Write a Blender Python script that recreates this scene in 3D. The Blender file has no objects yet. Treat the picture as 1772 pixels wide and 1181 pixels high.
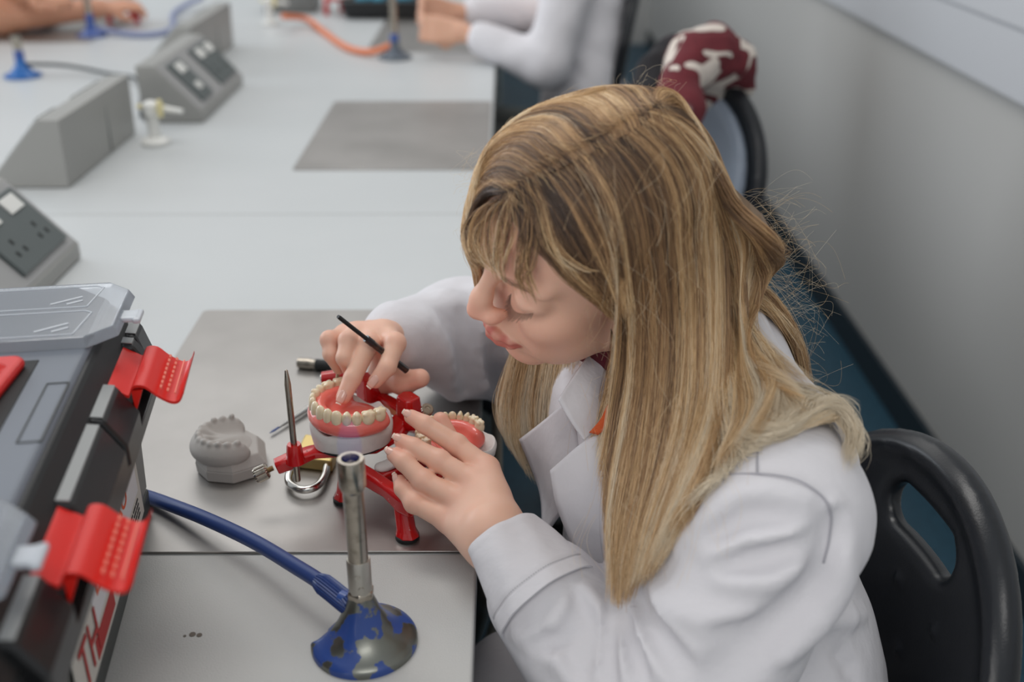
import bpy, math, random
import numpy as np
from mathutils import Matrix, Vector
random.seed(7); rng = np.random.default_rng(11)
SC = bpy.context.scene; COL = SC.collection
# ------------------------------------------------------------------ camera
FPX = 1836.0; CX, CY = 886.0, 590.5
PITCH = math.atan(887 / FPX); YAW = math.atan((875 - 886) / (FPX / math.cos(PITCH)))
BZ = 0.78                                   # height of the bench top
CAM = np.array([0, 0, BZ + 0.56])
_y = -YAW
FW = np.array([math.sin(_y) * math.cos(PITCH), math.cos(_y) * math.cos(PITCH), -math.sin(PITCH)])
RT = np.array([math.cos(_y), -math.sin(_y), 0.0]); UP = np.cross(RT, FW)
cd = bpy.data.cameras.new('camera'); cam = bpy.data.objects.new('camera', cd); COL.objects.link(cam)
cam.matrix_world = Matrix(((RT[0], UP[0], -FW[0], CAM[0]), (RT[1], UP[1], -FW[1], CAM[1]), (RT[2], UP[2], -FW[2], CAM[2]), (0, 0, 0, 1)))
cd.sensor_width = 36; cd.lens = 36 * FPX / 1772; cd.clip_start = 0.02
cd.dof.use_dof = True; cd.dof.focus_distance = 0.90; cd.dof.aperture_fstop = 3.2; cd.dof.aperture_blades = 7
SC.camera = cam
# ------------------------------------------------------------------ world, lights, exposure
W = bpy.data.worlds.new('world'); SC.world = W; W.use_nodes = True
bg = W.node_tree.nodes['Background']; bg.inputs[0].default_value = (0.92, 0.96, 1.0, 1); bg.inputs[1].default_value = 0.52
def area(name, loc, tgt, sx, sy, power, col):
    l = bpy.data.lights.new(name, 'AREA'); l.shape = 'RECTANGLE'; l.size = sx; l.size_y = sy; l.energy = power; l.color = col
    o = bpy.data.objects.new(name, l); COL.objects.link(o); o.location = loc
    o.rotation_euler = (Vector(tgt) - Vector(loc)).to_track_quat('-Z', 'Y').to_euler()
    return o
area('ceiling_panel_light', (-0.6, 1.6, 2.9), (-0.6, 1.6, 0), 1.2, 0.6, 15, (1.0, 0.97, 0.93))
area('ceiling_panel_light', (-0.9, 4.2, 2.9), (-0.9, 4.2, 0), 2.4, 1.8, 22, (1.0, 0.97, 0.93))
area('ceiling_panel_light', (0.2, -0.9, 2.9), (0.2, -0.9, 0), 1.2, 0.6, 12, (1.0, 0.97, 0.93))
area('left_side_light', (-3.6, 3.4, 2.0), (0.1, 1.0, 0.9), 3.0, 1.6, 62, (0.86, 0.93, 1.0))  # window on the left
area('left_side_light', (-2.6, -1.6, 1.7), (0.0, 0.8, 0.95), 2.6, 1.6, 34, (1.0, 0.97, 0.94))  # added soft fill from behind camera-left to brighten the face
SC.view_settings.view_transform = 'Standard'; SC.view_settings.look = 'None'
SC.view_settings.exposure = 0.0; SC.view_settings.gamma = 1.0; SC.view_settings.use_curve_mapping = False

# ------------------------------------------------------------------ pixel helpers (reading places off the photograph)
def ray(x, y): return FW + RT * (x - CX) / FPX + UP * (CY - y) / FPX
def onz(x, y, z): d = ray(x, y); return CAM + d * (z - CAM[2]) / d[2]
def onY(x, y, Y): d = ray(x, y); return CAM + d * (Y - CAM[1]) / d[1]
def onX(x, y, X): d = ray(x, y); return CAM + d * (X - CAM[0]) / d[0]
def proj(P):
    d = np.asarray(P, float) - CAM; z = d @ FW
    return np.stack([CX + FPX * (d @ RT) / z, CY - FPX * (d @ UP) / z], -1)
def s2l(c): return tuple((v / 12.92 if v <= 0.04045 else ((v + 0.055) / 1.055) ** 2.4) for v in c)
def rgb(r, g, b): return s2l((r / 255, g / 255, b / 255))

# ------------------------------------------------------------------ materials
def mat(name, col, rough=0.5, metal=0.0, spec=0.5, bump=None, mottle=None, sss=0, attr=None, trans=0, alpha=1, coat=0, aniso=0):
    m = bpy.data.materials.new(name); m.use_nodes = True; nt = m.node_tree; N = nt.nodes; Lk = nt.links
    b = N['Principled BSDF']; b.inputs['Base Color'].default_value = (*col, 1); b.inputs['Roughness'].default_value = rough
    b.inputs['Metallic'].default_value = metal; b.inputs['Specular IOR Level'].default_value = spec
    b.inputs['Coat Weight'].default_value = coat; b.inputs['Transmission Weight'].default_value = trans; b.inputs['Alpha'].default_value = alpha
    b.inputs['Anisotropic'].default_value = aniso
    if sss:
        b.inputs['Subsurface Weight'].default_value = sss; b.inputs['Subsurface Radius'].default_value = (1, .35, .2); b.inputs['Subsurface Scale'].default_value = 0.006
    tc = N.new('ShaderNodeTexCoord')
    src = None
    if attr:
        a = N.new('ShaderNodeAttribute'); a.attribute_name = attr; src = a.outputs['Color']
        Lk.new(src, b.inputs['Base Color'])
    if mottle:   # (scale, colour 2, low, high, detail)
        sc_, c2, lo, hi, det = mottle[:5]
        n = N.new('ShaderNodeTexNoise'); n.inputs['Scale'].default_value = sc_; n.inputs['Detail'].default_value = det
        r = N.new('ShaderNodeMapRange'); r.inputs[1].default_value = lo; r.inputs[2].default_value = hi
        mx = N.new('ShaderNodeMix'); mx.data_type = 'RGBA'; mx.inputs[6].default_value = (*col, 1); mx.inputs[7].default_value = (*c2, 1)
        mp = N.new('ShaderNodeMapping')
        if len(mottle) > 5: mp.inputs['Scale'].default_value = mottle[5]
        Lk.new(tc.outputs['Object'], mp.inputs[0]); Lk.new(mp.outputs[0], n.inputs['Vector'])
        Lk.new(n.outputs[0], r.inputs[0]); Lk.new(r.outputs[0], mx.inputs[0])
        if src: Lk.new(src, mx.inputs[6])
        Lk.new(mx.outputs[2], b.inputs['Base Color'])
    if bump:     # (scale, strength, distance[, xyz scale])
        n = N.new('ShaderNodeTexNoise'); n.inputs['Scale'].default_value = bump[0]; n.inputs['Detail'].default_value = 3
        mp = N.new('ShaderNodeMapping')
        if len(bump) > 3: mp.inputs['Scale'].default_value = bump[3]
        bp = N.new('ShaderNodeBump'); bp.inputs['Strength'].default_value = bump[1]; bp.inputs['Distance'].default_value = bump[2]
        Lk.new(tc.outputs['Object'], mp.inputs[0]); Lk.new(mp.outputs[0], n.inputs['Vector'])
        Lk.new(n.outputs[0], bp.inputs['Height']); Lk.new(bp.outputs[0], b.inputs['Normal'])
    return m
M = {}
M['bench'] = mat('bench_laminate', rgb(200, 203, 204), 0.38, bump=(900, 0.15, 0.0004), mottle=(3, rgb(192, 196, 197), .3, .8, 4))
M['edge'] = mat('bench_edging', rgb(150, 152, 150), 0.5)
M['steel'] = mat('brushed_steel_sheet', rgb(178, 175, 172), 0.42, 1.0, bump=(60, 0.10, 0.0006, (1, 9, 1)), mottle=(7, rgb(160, 157, 154), .35, .75, 6))
M['wall'] = mat('wall_paint', rgb(191, 190, 187), 0.8, bump=(180, 0.1, 0.001))
M['trunk'] = mat('trunking_white', rgb(202, 204, 208), 0.5)
M['floor'] = mat('floor_vinyl', rgb(42, 78, 96), 0.45, mottle=(60, rgb(34, 66, 82), .4, .7, 4))
M['skirt'] = mat('skirting_dark', rgb(30, 42, 50), 0.5)
M['carcass'] = mat('bench_carcass', rgb(60, 66, 68), 0.6)
M['greybox'] = mat('grey_painted_metal', rgb(156, 156, 153), 0.45, mottle=(2, rgb(150, 150, 147), .4, .6, 2))
M['greybox2'] = mat('grey_painted_metal_face', rgb(158, 158, 158), 0.45)
M['sockplate'] = mat('socket_plate_grey', rgb(92, 99, 99), 0.4)
M['dark'] = mat('black_plastic', rgb(24, 25, 27), 0.42, bump=(700, 0.12, 0.0004))
M['black'] = mat('black_rubber', rgb(14, 15, 16), 0.6)
M['white'] = mat('white_plastic', rgb(226, 226, 222), 0.4)
M['chrome'] = mat('chrome', rgb(205, 203, 198), 0.16, 1.0, bump=(300, .05, .0003))
M['nickel'] = mat('worn_nickel', rgb(178, 170, 158), 0.26, 1.0, mottle=(120, rgb(120, 112, 100), .5, .8, 5))
M['blueiron'] = mat('blue_enamel', rgb(44, 78, 150), 0.35, coat=.3)
M['bluehose'] = mat('blue_rubber_hose', rgb(38, 62, 120), 0.38)
M['red'] = mat('red_enamel', rgb(196, 14, 16), 0.22, coat=.6, mottle=(140, rgb(235, 205, 200), .70, .74, 4))
M['redpl'] = mat('red_plastic', rgb(222, 34, 24), 0.36)
M['redbars'] = mat('red_plastic_handle', rgb(214, 28, 24), 0.3)
M['lidgrey'] = mat('lid_grey_plastic', rgb(112, 118, 128), 0.4, bump=(900, .08, .0003))
M['bodygrey'] = mat('toolbox_body_grey', rgb(118, 119, 117), 0.45, mottle=(9, rgb(100, 101, 99), .45, .75, 4), bump=(500, .1, .0004))
M['basegrey'] = mat('toolbox_base_dark', rgb(66, 70, 69), 0.5)
M['clear'] = mat('frosted_clear_plastic', rgb(214, 220, 228), 0.16, trans=.75, bump=(20, .1, .001))
M['clearrib'] = mat('frosted_clear_rib', rgb(226, 232, 240), 0.25, trans=.35)
M['plaster'] = mat('white_dental_plaster', rgb(222, 220, 216), 0.7, bump=(260, .35, .0008), mottle=(50, rgb(205, 202, 198), .5, .8, 5))
M['stone'] = mat('grey_dental_stone', rgb(178, 173, 168), 0.75, bump=(200, .2, .0006))
M['gum'] = mat('pink_denture_wax', rgb(238, 120, 108), 0.22, sss=.25, coat=.4)
M['teeth'] = mat('ivory_denture_teeth', rgb(232, 214, 182), 0.22, sss=.2, coat=.4)
M['brass'] = mat('pale_brass', rgb(216, 192, 128), 0.35, 0.75)
M['orange'] = mat('orange_rubber_hose', rgb(226, 130, 88), 0.5)
M['lilac'] = mat('lilac_blue_hose', rgb(132, 142, 178), 0.45)
M['ivory'] = mat('ivory_plastic', rgb(226, 214, 160), 0.5)
M['gumdark'] = mat('orange_jumper_wool', rgb(214, 96, 50), 0.9, bump=(500, .5, .002))
M['maroon'] = mat('maroon_fluffy_wool', rgb(96, 26, 40), 0.95, bump=(700, .8, .003))
M['trouser'] = mat('grey_trouser_cloth', rgb(92, 90, 94), 0.9, bump=(600, .3, .001))
M['cyanbag'] = mat('cyan_packet', rgb(70, 160, 190), 0.5)
M['wax'] = mat('cable_black', rgb(34, 44, 50), 0.5)
M['tube'] = mat('grey_chair_tube', rgb(120, 116, 108), 0.4, .6)

# ------------------------------------------------------------------ mesh building
class MB:
    def __init__(s, xf=None): s.V = []; s.F = []; s.xf = xf; s.n = 0
    def add(s, V, F):
        V = np.asarray(V, float).reshape(-1, 3)
        if s.xf is not None: V = V @ s.xf[0].T + s.xf[1]
        s.V.append(V); s.F += [tuple(i + s.n for i in f) for f in F]; s.n += len(V); return s
    def box(s, x0, x1, y0, y1, z0, z1):
        V = [(x, y, z) for z in (z0, z1) for y in (y0, y1) for x in (x0, x1)]
        return s.add(V, [(0, 2, 3, 1), (4, 5, 7, 6), (0, 1, 5, 4), (2, 6, 7, 3), (0, 4, 6, 2), (1, 3, 7, 5)])
    def obox(s, c, ax, ay, az):   # oriented box: centre, three half axes
        c = np.asarray(c, float); ax, ay, az = map(lambda q: np.asarray(q, float), (ax, ay, az))
        V = [c + i * ax + j * ay + k * az for k in (-1, 1) for j in (-1, 1) for i in (-1, 1)]
        return s.add(V, [(0, 2, 3, 1), (4, 5, 7, 6), (0, 1, 5, 4), (2, 6, 7, 3), (0, 4, 6, 2), (1, 3, 7, 5)])
    def prism(s, poly, z0, z1, frame=None, top=None):  # poly in frame's xy ; frame=(origin, ex, ey, ez)
        o, ex, ey, ez = frame if frame else ((0, 0, 0), (1, 0, 0), (0, 1, 0), (0, 0, 1))
        o, ex, ey, ez = map(lambda q: np.asarray(q, float), (o, ex, ey, ez)); n = len(poly); top = top or poly
        V = [o + ex * a + ey * b + ez * z0 for a, b in poly] + [o + ex * a + ey * b + ez * z1 for a, b in top]
        F = [tuple(range(n))[::-1], tuple(range(n, 2 * n))] + [(i, (i + 1) % n, n + (i + 1) % n, n + i) for i in range(n)]
        return s.add(V, F)
    def loft(s, G, closed_u=False, caps=False):   # G [rows][cols][3]
        G = np.asarray(G, float); r, c = G.shape[:2]; F = []
        for i in range(r - 1):
            for j in range(c if closed_u else c - 1):
                F.append((i * c + j, i * c + (j + 1) % c, (i + 1) * c + (j + 1) % c, (i + 1) * c + j))
        if caps: F += [tuple(range(c))[::-1], tuple((r - 1) * c + j for j in range(c))]
        return s.add(G.reshape(-1, 3), F)
    def tube(s, P, R, n=12, caps=True, flat=1.0, upv=None):
        P = np.asarray(P, float); m = len(P); R = np.broadcast_to(np.asarray(R, float), (m,))
        T = np.gradient(P, axis=0); T /= np.linalg.norm(T, axis=1)[:, None] + 1e-12
        u = np.asarray(upv if upv is not None else (0.13, 0.21, 0.97), float)
        G = []; 
        a = np.linspace(0, 2 * math.pi, n, endpoint=False)
        for i in range(m):
            v = np.cross(T[i], u); nv = np.linalg.norm(v)
            if nv < 1e-3: v = np.cross(T[i], (1, 0, 0)); nv = np.linalg.norm(v)
            v /= nv; w = np.cross(v, T[i])
            if upv is None: u = w
            G.append([P[i] + R[i] * (math.cos(t) * v + flat * math.sin(t) * w) for t in a])
        return s.loft(G, True, caps)
    def lathe(s, prof, c=(0, 0, 0), axis=(0, 0, 1), n=32, knurl=0):
        c = np.asarray(c, float); ax = np.asarray(axis, float); ax /= np.linalg.norm(ax)
        t = np.array([1, 0, 0]) if abs(ax[0]) < .9 else np.array([0, 1, 0])
        u = np.cross(ax, t); u /= np.linalg.norm(u); v = np.cross(ax, u); G = []
        for r, z in prof:
            G.append([c + ax * z + (r * (1 - (knurl if k % 2 else 0))) * (math.cos(2 * math.pi * k / n) * u + math.sin(2 * math.pi * k / n) * v) for k in range(n)])
        return s.loft(G, True, prof[0][0] > 1e-5 or True)
def build(name, mb, m, parent=None, smooth=40, bevel=0, seg=2, colors=None, mods=()):
    V = np.concatenate(mb.V) if isinstance(mb.V, list) else mb.V
    if parent is not None:
        mi = np.linalg.inv(WM[parent.name])
        V = V @ mi[:3, :3].T + mi[:3, 3]
    me = bpy.data.meshes.new(name)
    if isinstance(mb.F, np.ndarray):
        nf = len(mb.F); me.vertices.add(len(V)); me.vertices.foreach_set('co', V.astype(np.float32).ravel())
        me.loops.add(nf * 4); me.loops.foreach_set('vertex_index', mb.F.astype(np.int32).ravel())
        me.polygons.add(nf); me.polygons.foreach_set('loop_start', np.arange(nf, dtype=np.int32) * 4)
        me.update(calc_edges=True); me.validate()
    else:
        me.from_pydata(V.tolist(), [], mb.F); me.update()
    if colors is not None:
        a = me.color_attributes.new('Col', 'FLOAT_COLOR', 'POINT')
        a.data.foreach_set('color', np.concatenate([colors, np.ones((len(colors), 1))], 1).astype(np.float32).ravel())
    if m is not None: me.materials.append(m)
    o = bpy.data.objects.new(name, me); COL.objects.link(o)
    if smooth is not None:
        me.polygons.foreach_set('use_smooth', [True] * len(me.polygons))
        if smooth < 180: me.set_sharp_from_angle(angle=math.radians(smooth))
    if not isinstance(mb.F, np.ndarray):
        import bmesh
        bm = bmesh.new(); bm.from_mesh(me); bmesh.ops.recalc_face_normals(bm, faces=bm.faces); bm.to_mesh(me); bm.free()
    if bevel:
        b = o.modifiers.new('bevel', 'BEVEL'); b.width = bevel; b.segments = seg; b.limit_method = 'ANGLE'; b.angle_limit = math.radians(35)
        b.harden_normals = False
    if parent is not None: o.parent = parent; WM[o.name] = WM[parent.name]
    else: WM[o.name] = np.eye(4)
    return o
WM = {}
def thing(name, loc, label, cat, group=None, rz=0):
    o = bpy.data.objects.new(name, None); COL.objects.link(o); o.empty_display_size = .02
    o.location = tuple(float(v) for v in loc); o.rotation_euler = (0, 0, rz)
    c, s = math.cos(rz), math.sin(rz); WM[o.name] = np.array([[c, -s, 0, loc[0]], [s, c, 0, loc[1]], [0, 0, 1, loc[2]], [0, 0, 0, 1.0]])
    return tag(o, label, cat, group)
def tag(o, label, cat, group=None):
    o['label'] = label; o['category'] = cat
    if group: o['group'] = group
    return o
def struct(o): o['kind'] = 'structure'; return o
def single(name, mb, m, label, cat, group=None, **k): return tag(build(name, mb, m, None, **k), label, cat, group)
def copy_tree(o, loc, rz=None, parent=None, label=None):
    c = o.copy(); COL.objects.link(c)
    if parent is None:
        c.location = tuple(float(v) for v in loc)
        if rz is not None: c.rotation_euler = (0, 0, rz)
        if label: c['label'] = label
    else: c.parent = parent
    for ch in list(o.children):
        copy_tree(ch, None, None, c)
    return c
def label_part(o, t): o['label'] = t; return o
def cr(P, n):   # Catmull-Rom through control points
    P = np.asarray(P, float); m = len(P)
    Q = np.concatenate([[2 * P[0] - P[1]], P, [2 * P[-1] - P[-2]]])
    t = np.linspace(0, m - 1 - 1e-6, n); i = t.astype(int); u = (t - i)[:, None] if P.ndim == 2 else (t - i).reshape(-1, *([1] * (P.ndim - 1)))
    a, b, c, d = Q[i], Q[i + 1], Q[i + 2], Q[i + 3]
    return .5 * (2 * b + (c - a) * u + (2 * a - 5 * b + 4 * c - d) * u ** 2 + (3 * b - a - 3 * c + d) * u ** 3)

# ------------------------------------------------------------------ the setting
EX = float(onz(857, 97, BZ)[0])         # right edge of the bench
b = MB().box(-5, 0.98, -1.5, 7.5, -0.05, 0); struct(build('floor', b, M['floor'], smooth=None))
b = MB().box(0.98, 1.10, -1.5, 7.5, -0.05, 2.9); struct(build('wall_right', b, M['wall'], smooth=None))
b = MB().box(-5, 1.10, 7.5, 7.6, -0.05, 2.9); struct(build('wall_back', b, M['wall'], smooth=None))
b = MB().box(0.968, 0.98, -1.5, 7.5, 0, 0.09); struct(build('baseboard_right', b, M['skirt'], smooth=None, bevel=.004))
ZT = float(onX(1610, 94, .98)[2])
b = MB().prism([(0, 0), (-.022, .006), (-.022, .13), (-.026, .135), (-.026, .26), (0, .262)], -1.5, 7.5, frame=((.98, 0, ZT), (1, 0, 0), (0, 0, 1), (0, 1, 0)))
struct(build('trim_1', b, M['trunk'], smooth=None, bevel=.003))
# ------------------------------------------------------------------ the bench: carcass, worktops, steel sheets
YN = float(onz(815, 957, BZ)[1])        # near edge of the first steel sheet
BL = -1.52
carc = thing('lab_bench', (-.8, 3, 0), 'long white laboratory bench running away along the wall, carrying all the work places', 'bench')
b = MB().box(BL + .50, EX - .42, -.4, 6.2, 0.0, BZ - .045); build('carcass', b, M['carcass'], carc, smooth=None)
lp_ = onz(866, 826, 0.0); m_lg = mat('pale_grey_leg_paint', rgb(140, 148, 148), .45)
for yl in (float(lp_[1]) + .03, float(lp_[1]) + 2.0, .1):
    build('leg_panel', MB().box(EX - .10, EX + .012, yl - .025, yl + .025, 0, BZ - .031), m_lg, carc, smooth=None, bevel=.008)
def rrect(x0, x1, y0, y1, r, corners=(1, 1, 1, 1), n=6):
    P = []
    for k, (cx_, cy_, a0) in enumerate([(x1 - r, y1 - r, 0), (x0 + r, y1 - r, 90), (x0 + r, y0 + r, 180), (x1 - r, y0 + r, 270)]):
        if corners[k]:
            for i in range(n + 1):
                a = math.radians(a0 + 90 * i / n); P.append((cx_ + r * math.cos(a), cy_ + r * math.sin(a)))
        else: P.append(((x1, x0, x0, x1)[k], (y1, y1, y0, y0)[k]))
    return P
b = MB().prism(rrect(BL, EX + .004, -.4, YN - .0012, .012, (1, 0, 0, 0)), BZ - .03, BZ)
wt = build('worktop', b, mat('bench_laminate_worn', rgb(193, 193, 190), .42, bump=(700, .5, .0006), mottle=(2.2, rgb(184, 184, 182), .3, .8, 5)), carc, smooth=30, bevel=.0022, seg=3)
b = MB().box(BL, EX, YN, 6.2, BZ - .03, BZ - .0015); build('worktop', b, M['bench'], carc, smooth=None, bevel=.002)
for yy in (float(onz(235, 370, BZ)[1]), 3.45): build('joint_line', MB().box(BL, EX, yy - .0008, yy + .0008, BZ - .002, BZ - .0012), M['edge'], carc, smooth=None)
b = MB().box(EX - .002, EX + .0022, YN + .002, 6.2, BZ - .028, BZ - .003); build('edging', b, M['edge'], carc, smooth=None)
# small burn hole in the near board
hp = onz(345, 1100, BZ)
b = MB()
for dx, dy, r in ((0, 0, .0022), (-.0055, .0008, .0026), (-.011, -.001, .0012)):
    b.lathe([(r, 0), (r, .0004), (r * .5, .0005)], (hp[0] + dx, hp[1] + dy, BZ), n=12)
build('burn_mark', b, mat('burn_brown', rgb(112, 104, 96), .8), carc)
XL = float(onz(580, 175, BZ)[0])
def sheet(y0, y1, x0, x1, label):
    b = MB().prism(rrect(x0, x1, y0, y1, .008), BZ - .0014, BZ + .0012)
    return single('steel_sheet', b, M['steel'], label, 'metal sheet', smooth=30, bevel=.0006)
sheet(YN + .0006, float(onz(362, 538, BZ)[1]), XL, EX + .0005, 'brushed steel sheet on the bench under the articulator and grey cast')
sheet(float(onz(508, 294, BZ)[1]), float(onz(580, 176, BZ)[1]), XL, EX - .004, 'empty brushed steel sheet behind the woman, nothing standing on it')
sheet(float(onz(640, 90, BZ)[1]), 3.62, XL, EX - .03, 'dark steel sheet under the far seated person\'s hands')
pA = onz(20, 73, BZ)
sheet(float(pA[1]), float(pA[1]) + .5, float(pA[0]) - .1, float(onz(155, 73, BZ)[0]), 'steel sheet at the top left, reflecting a bare forearm')
# ------------------------------------------------------------------ socket boxes down the middle of the bench
def socket_box(xb, y0, y1, face, label, sockets=True, h=.118, dp=.125):
    """wedge with a vertical back at x=xb and a sloping socket face looking towards face (+1/-1)"""
    s = face; t = thing('socket_box', (xb, (y0 + y1) / 2, BZ), label, 'socket box', 'grey desk socket boxes along the middle of the bench')
    prof = [(0, 0), (s * dp, 0), (s * dp, .022), (s * .036, h), (s * -.003, h)]
    b = MB().prism(prof, y0, y1, frame=((xb, 0, BZ), (1, 0, 0), (0, 0, 1), (0, 1, 0)))
    build('housing', b, M['greybox'], t, smooth=None, bevel=.002)
    A = np.array([s * .036, 0, h]); B = np.array([s * dp, 0, .022]); d = (B - A); Ls = np.linalg.norm(d); d /= Ls; n = np.cross(d, [0, 1, 0]) * s
    if n[2] < 0: n = -n
    def onface(u, y, hgt=0): return np.array([xb, y, BZ]) + A + d * u + n * hgt
    b = MB().obox(onface(Ls / 2, (y0 + y1) / 2, .0), d * (Ls / 2 - .004), (0, (y1 - y0) / 2 - .004, 0), n * .0015); build('face_plate', b, M['greybox2'], t, smooth=None, bevel=.001)
    for k, yc in enumerate(np.linspace(y0, y1, 5)[[1, 3]] if (y1 - y0) > .25 else [(y0 + y1) / 2]):
        hw = .042 if k == 0 else .072
        if (y1 - y0) > .25 and k == 0: yc -= .01
        pl = build('socket_plate', MB().obox(onface(Ls * .5, yc, .004), d * .050, (0, hw, 0), n * .004), M['sockplate'], t, smooth=None, bevel=.002)
        for q in ((-1, 1) if k else (0,)):
            b = MB().obox(onface(Ls * .5 - .030, yc + q * .036, .0095), d * .012, (0, .02, 0), n * .0018)
            build('switch', b, M['white'], pl, smooth=None, bevel=.001)
            if k == 0: build('switch', MB().obox(onface(Ls * .5 + .020, yc, .0095), d * .009, (0, .012, 0), n * .0018), M['white'], pl, smooth=None, bevel=.001)
            if k:
                b = MB()
                for a_, c_ in ((-.004, 0), (.013, -.011), (.013, .011)):
                    b.obox(onface(Ls * .5 + .012 + a_, yc + q * .036 + c_, .0078), d * .0042, (0, .0028, 0), n * .0006)
                build('pin_holes', b, M['black'], pl, smooth=None)
    b = MB().obox((xb - s * .0015, y0 + (y1 - y0) * .6, BZ + h / 2), (.0008, 0, 0), (0, .0012, 0), (0, 0, h / 2 - .004)); build('panel_joint', b, M['sockplate'], t, smooth=None)
    return t
fx = float(onz(352, 212, BZ)[0]); fy0 = float(onz(352, 212, BZ)[1]); fy1 = float(onz(415, 145, BZ)[1])
bx = float(onz(120, 325, BZ)[0]); by0 = float(onz(120, 325, BZ)[1]); by1 = float(onz(228, 230, BZ)[1])
socket_box(fx - .125, fy0, fy1, 1, 'grey wedge socket box with two socket plates, facing right behind the white gas tap')
socket_box(bx, by0, by1, -1, 'grey wedge socket box seen from its plain back, left of the white gas tap')
s4 = onz(395, 85, BZ)
socket_box(float(s4[0]) + .0, fy1 + .10, fy1 + .52, -1, 'farthest grey socket box, plain back turned to us, near the top edge')
n1 = onz(128, 458, BZ)
socket_box(float(n1[0]) - .125, float(n1[1]) - .34, float(n1[1]) + .03, 1, 'nearest grey socket box at the left edge beside the toolbox', h=.12)

# ------------------------------------------------------------------ gas taps
def gas_tap(p, label, s=1.0):
    t = thing('gas_tap', p, label, 'gas tap', 'white bench gas taps'); x, y, z = p
    build('base', MB().lathe([(.028 * s, 0), (.028 * s, .006), (.018 * s, .012), (.012 * s, .014)], p), M['white'], t)
    build('column', MB().lathe([(.012 * s, .012), (.011 * s, .055), (.016 * s, .06), (.016 * s, .078), (.008 * s, .084)], p), M['white'], t)
    build('nozzle', MB().tube([(x + .01, y, z + .068), (x + .03 * s, y, z + .068), (x + .062 * s, y - .004, z + .064)], [.008 * s, .006 * s, .0045 * s]), M['white'], t)
    build('handle', MB().obox((x + .022 * s, y - .014, z + .072), (.004, 0, 0), (0, .006, 0), (0, 0, .017)).obox((x, y, z + .073), (.026, 0, 0), (0, .005, 0), (0, 0, .004)), M['ivory'], t, bevel=.002)
    return t
gas_tap(onz(270, 248, BZ), 'white gas tap with a yellow lever standing between two grey socket boxes')
gas_tap(onz(468, 42, BZ), 'far white gas tap the orange hose is plugged into')

# ------------------------------------------------------------------ bunsen burners
def hose(name, pts, r, m, label, cat='hose', n=90, **k):
    return single(name, MB().tube(cr(pts, n), r, 14), m, label, cat, smooth=180)
def small_burner(p, label, col, disc, h=.16):
    t = thing('bunsen_burner', p, label, 'bunsen burner')
    build('base', MB().lathe([(.045, 0), (.045, .005), (.03, .010), (.014, .028), (.011, .045)], p), disc, t)
    build('collar', MB().lathe([(.012, .045), (.012, .062), (.0105, .064)], p), col, t)
    build('tube', MB().lathe([(.0095, .06), (.0095, h - .03), (.0125, h - .025), (.0125, h), (.0085, h), (.0085, h - .02)], p), M['nickel'], t)
    return t
p = onz(40, 132, BZ); small_burner(p, 'small bright blue bunsen burner at the far left of the bench', M['blueiron'], mat('bright_blue_enamel', rgb(28, 98, 170), .35), .10)
hose('gas_hose', [p + (.012, 0, .03), p + (.1, .03, .02), onz(190, 128, BZ + .01), onz(240, 140, BZ + .01), onz(245, 200, BZ + .006)], .0045, M['wax'], 'thin black gas hose running right from the small blue burner')
p3 = onz(684, 100, BZ); small_burner(p3, 'tall white-tubed bunsen burner in front of the far seated person', M['blueiron'], mat('worn_dark_base', rgb(86, 96, 108), .4), .26)
hose('gas_hose', [p3 + (-.01, 0, .032), onz(640, 90, BZ + .012), onz(600, 82, BZ + .008), onz(560, 55, BZ + .008), onz(530, 33, BZ + .02), onz(490, 28, BZ + .05)], .009, M['orange'], 'orange gas hose from the far tap to the tall burner')
pL = onz(160, 62, BZ); tl = small_burner(pL, 'blue bunsen burner with a lilac hose at the top left', M['blueiron'], M['blueiron'], .15)
hose('gas_hose', [pL + (.02, 0, .022), onz(200, 56, BZ + .01), onz(255, 60, BZ + .008), onz(298, 50, BZ + .01), onz(300, 25, BZ + .012), onz(325, 7, BZ + .02), onz(350, -4, BZ + .03)], .0085, M['lilac'], 'lilac hose looping over the bench at the top left')

# ------------------------------------------------------------------ near bunsen burner
PB = onz(631, 1112, BZ)
bb = thing('bunsen_burner', PB, 'chipped blue bunsen burner with a nickel tube in the front middle', 'bunsen burner')
def notch_disc():
    G = []
    prof = [(1.0, 0), (1.0, .004), (.97, .006), (.86, .008), (.66, .013), (.46, .022), (.32, .034), (.24, .043), (.22, .047)]
    n = 72; R = .0405
    for q, z in prof:
        row = []
        for k in range(n):
            a = 2 * math.pi * k / n; r = R * q
            da = (a - math.radians(152) + math.pi) % (2 * math.pi) - math.pi   # bite facing the hose
            if abs(da) < .64: r = min(r, R * (1 - .58 * math.cos(da / .64 * math.pi / 2) ** .55))
            row.append((PB[0] + r * math.cos(a), PB[1] + r * math.sin(a), PB[2] + z))
        G.append(row)
    return MB().loft(G, True, True)
m = mat('chipped_blue_enamel', rgb(40, 70, 140), .35, coat=.2, mottle=(48, rgb(126, 128, 122), .485, .51, 7))
nt = m.node_tree; bsdf = nt.nodes['Principled BSDF']; mr = [q for q in nt.nodes if q.type == 'MAP_RANGE'][0]
nt.links.new(mr.outputs[0], bsdf.inputs['Metallic'])
base = build('base', notch_disc(), m, bb, smooth=50)
build('hex_nut', MB().lathe([(.0105, .045), (.0105, .050), (.0085, .052)], PB, n=6), M['nickel'], bb, smooth=20, bevel=.0006)
build('air_collar', MB().lathe([(.0088, .050), (.0088, .078), (.0082, .079)], PB, n=32).lathe([(.0022, 0), (.002, .0007)], PB + (0, -.0086, .068), (0, -1, 0), 12).lathe([(.0022, 0), (.002, .0007)], PB + (.002, -.0086, .057), (0.2, -1, 0), 12), mat('scratched_nickel', rgb(186, 182, 174), .4, 1, bump=(400, .3, .0006)), bb)
HB = .165
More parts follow.
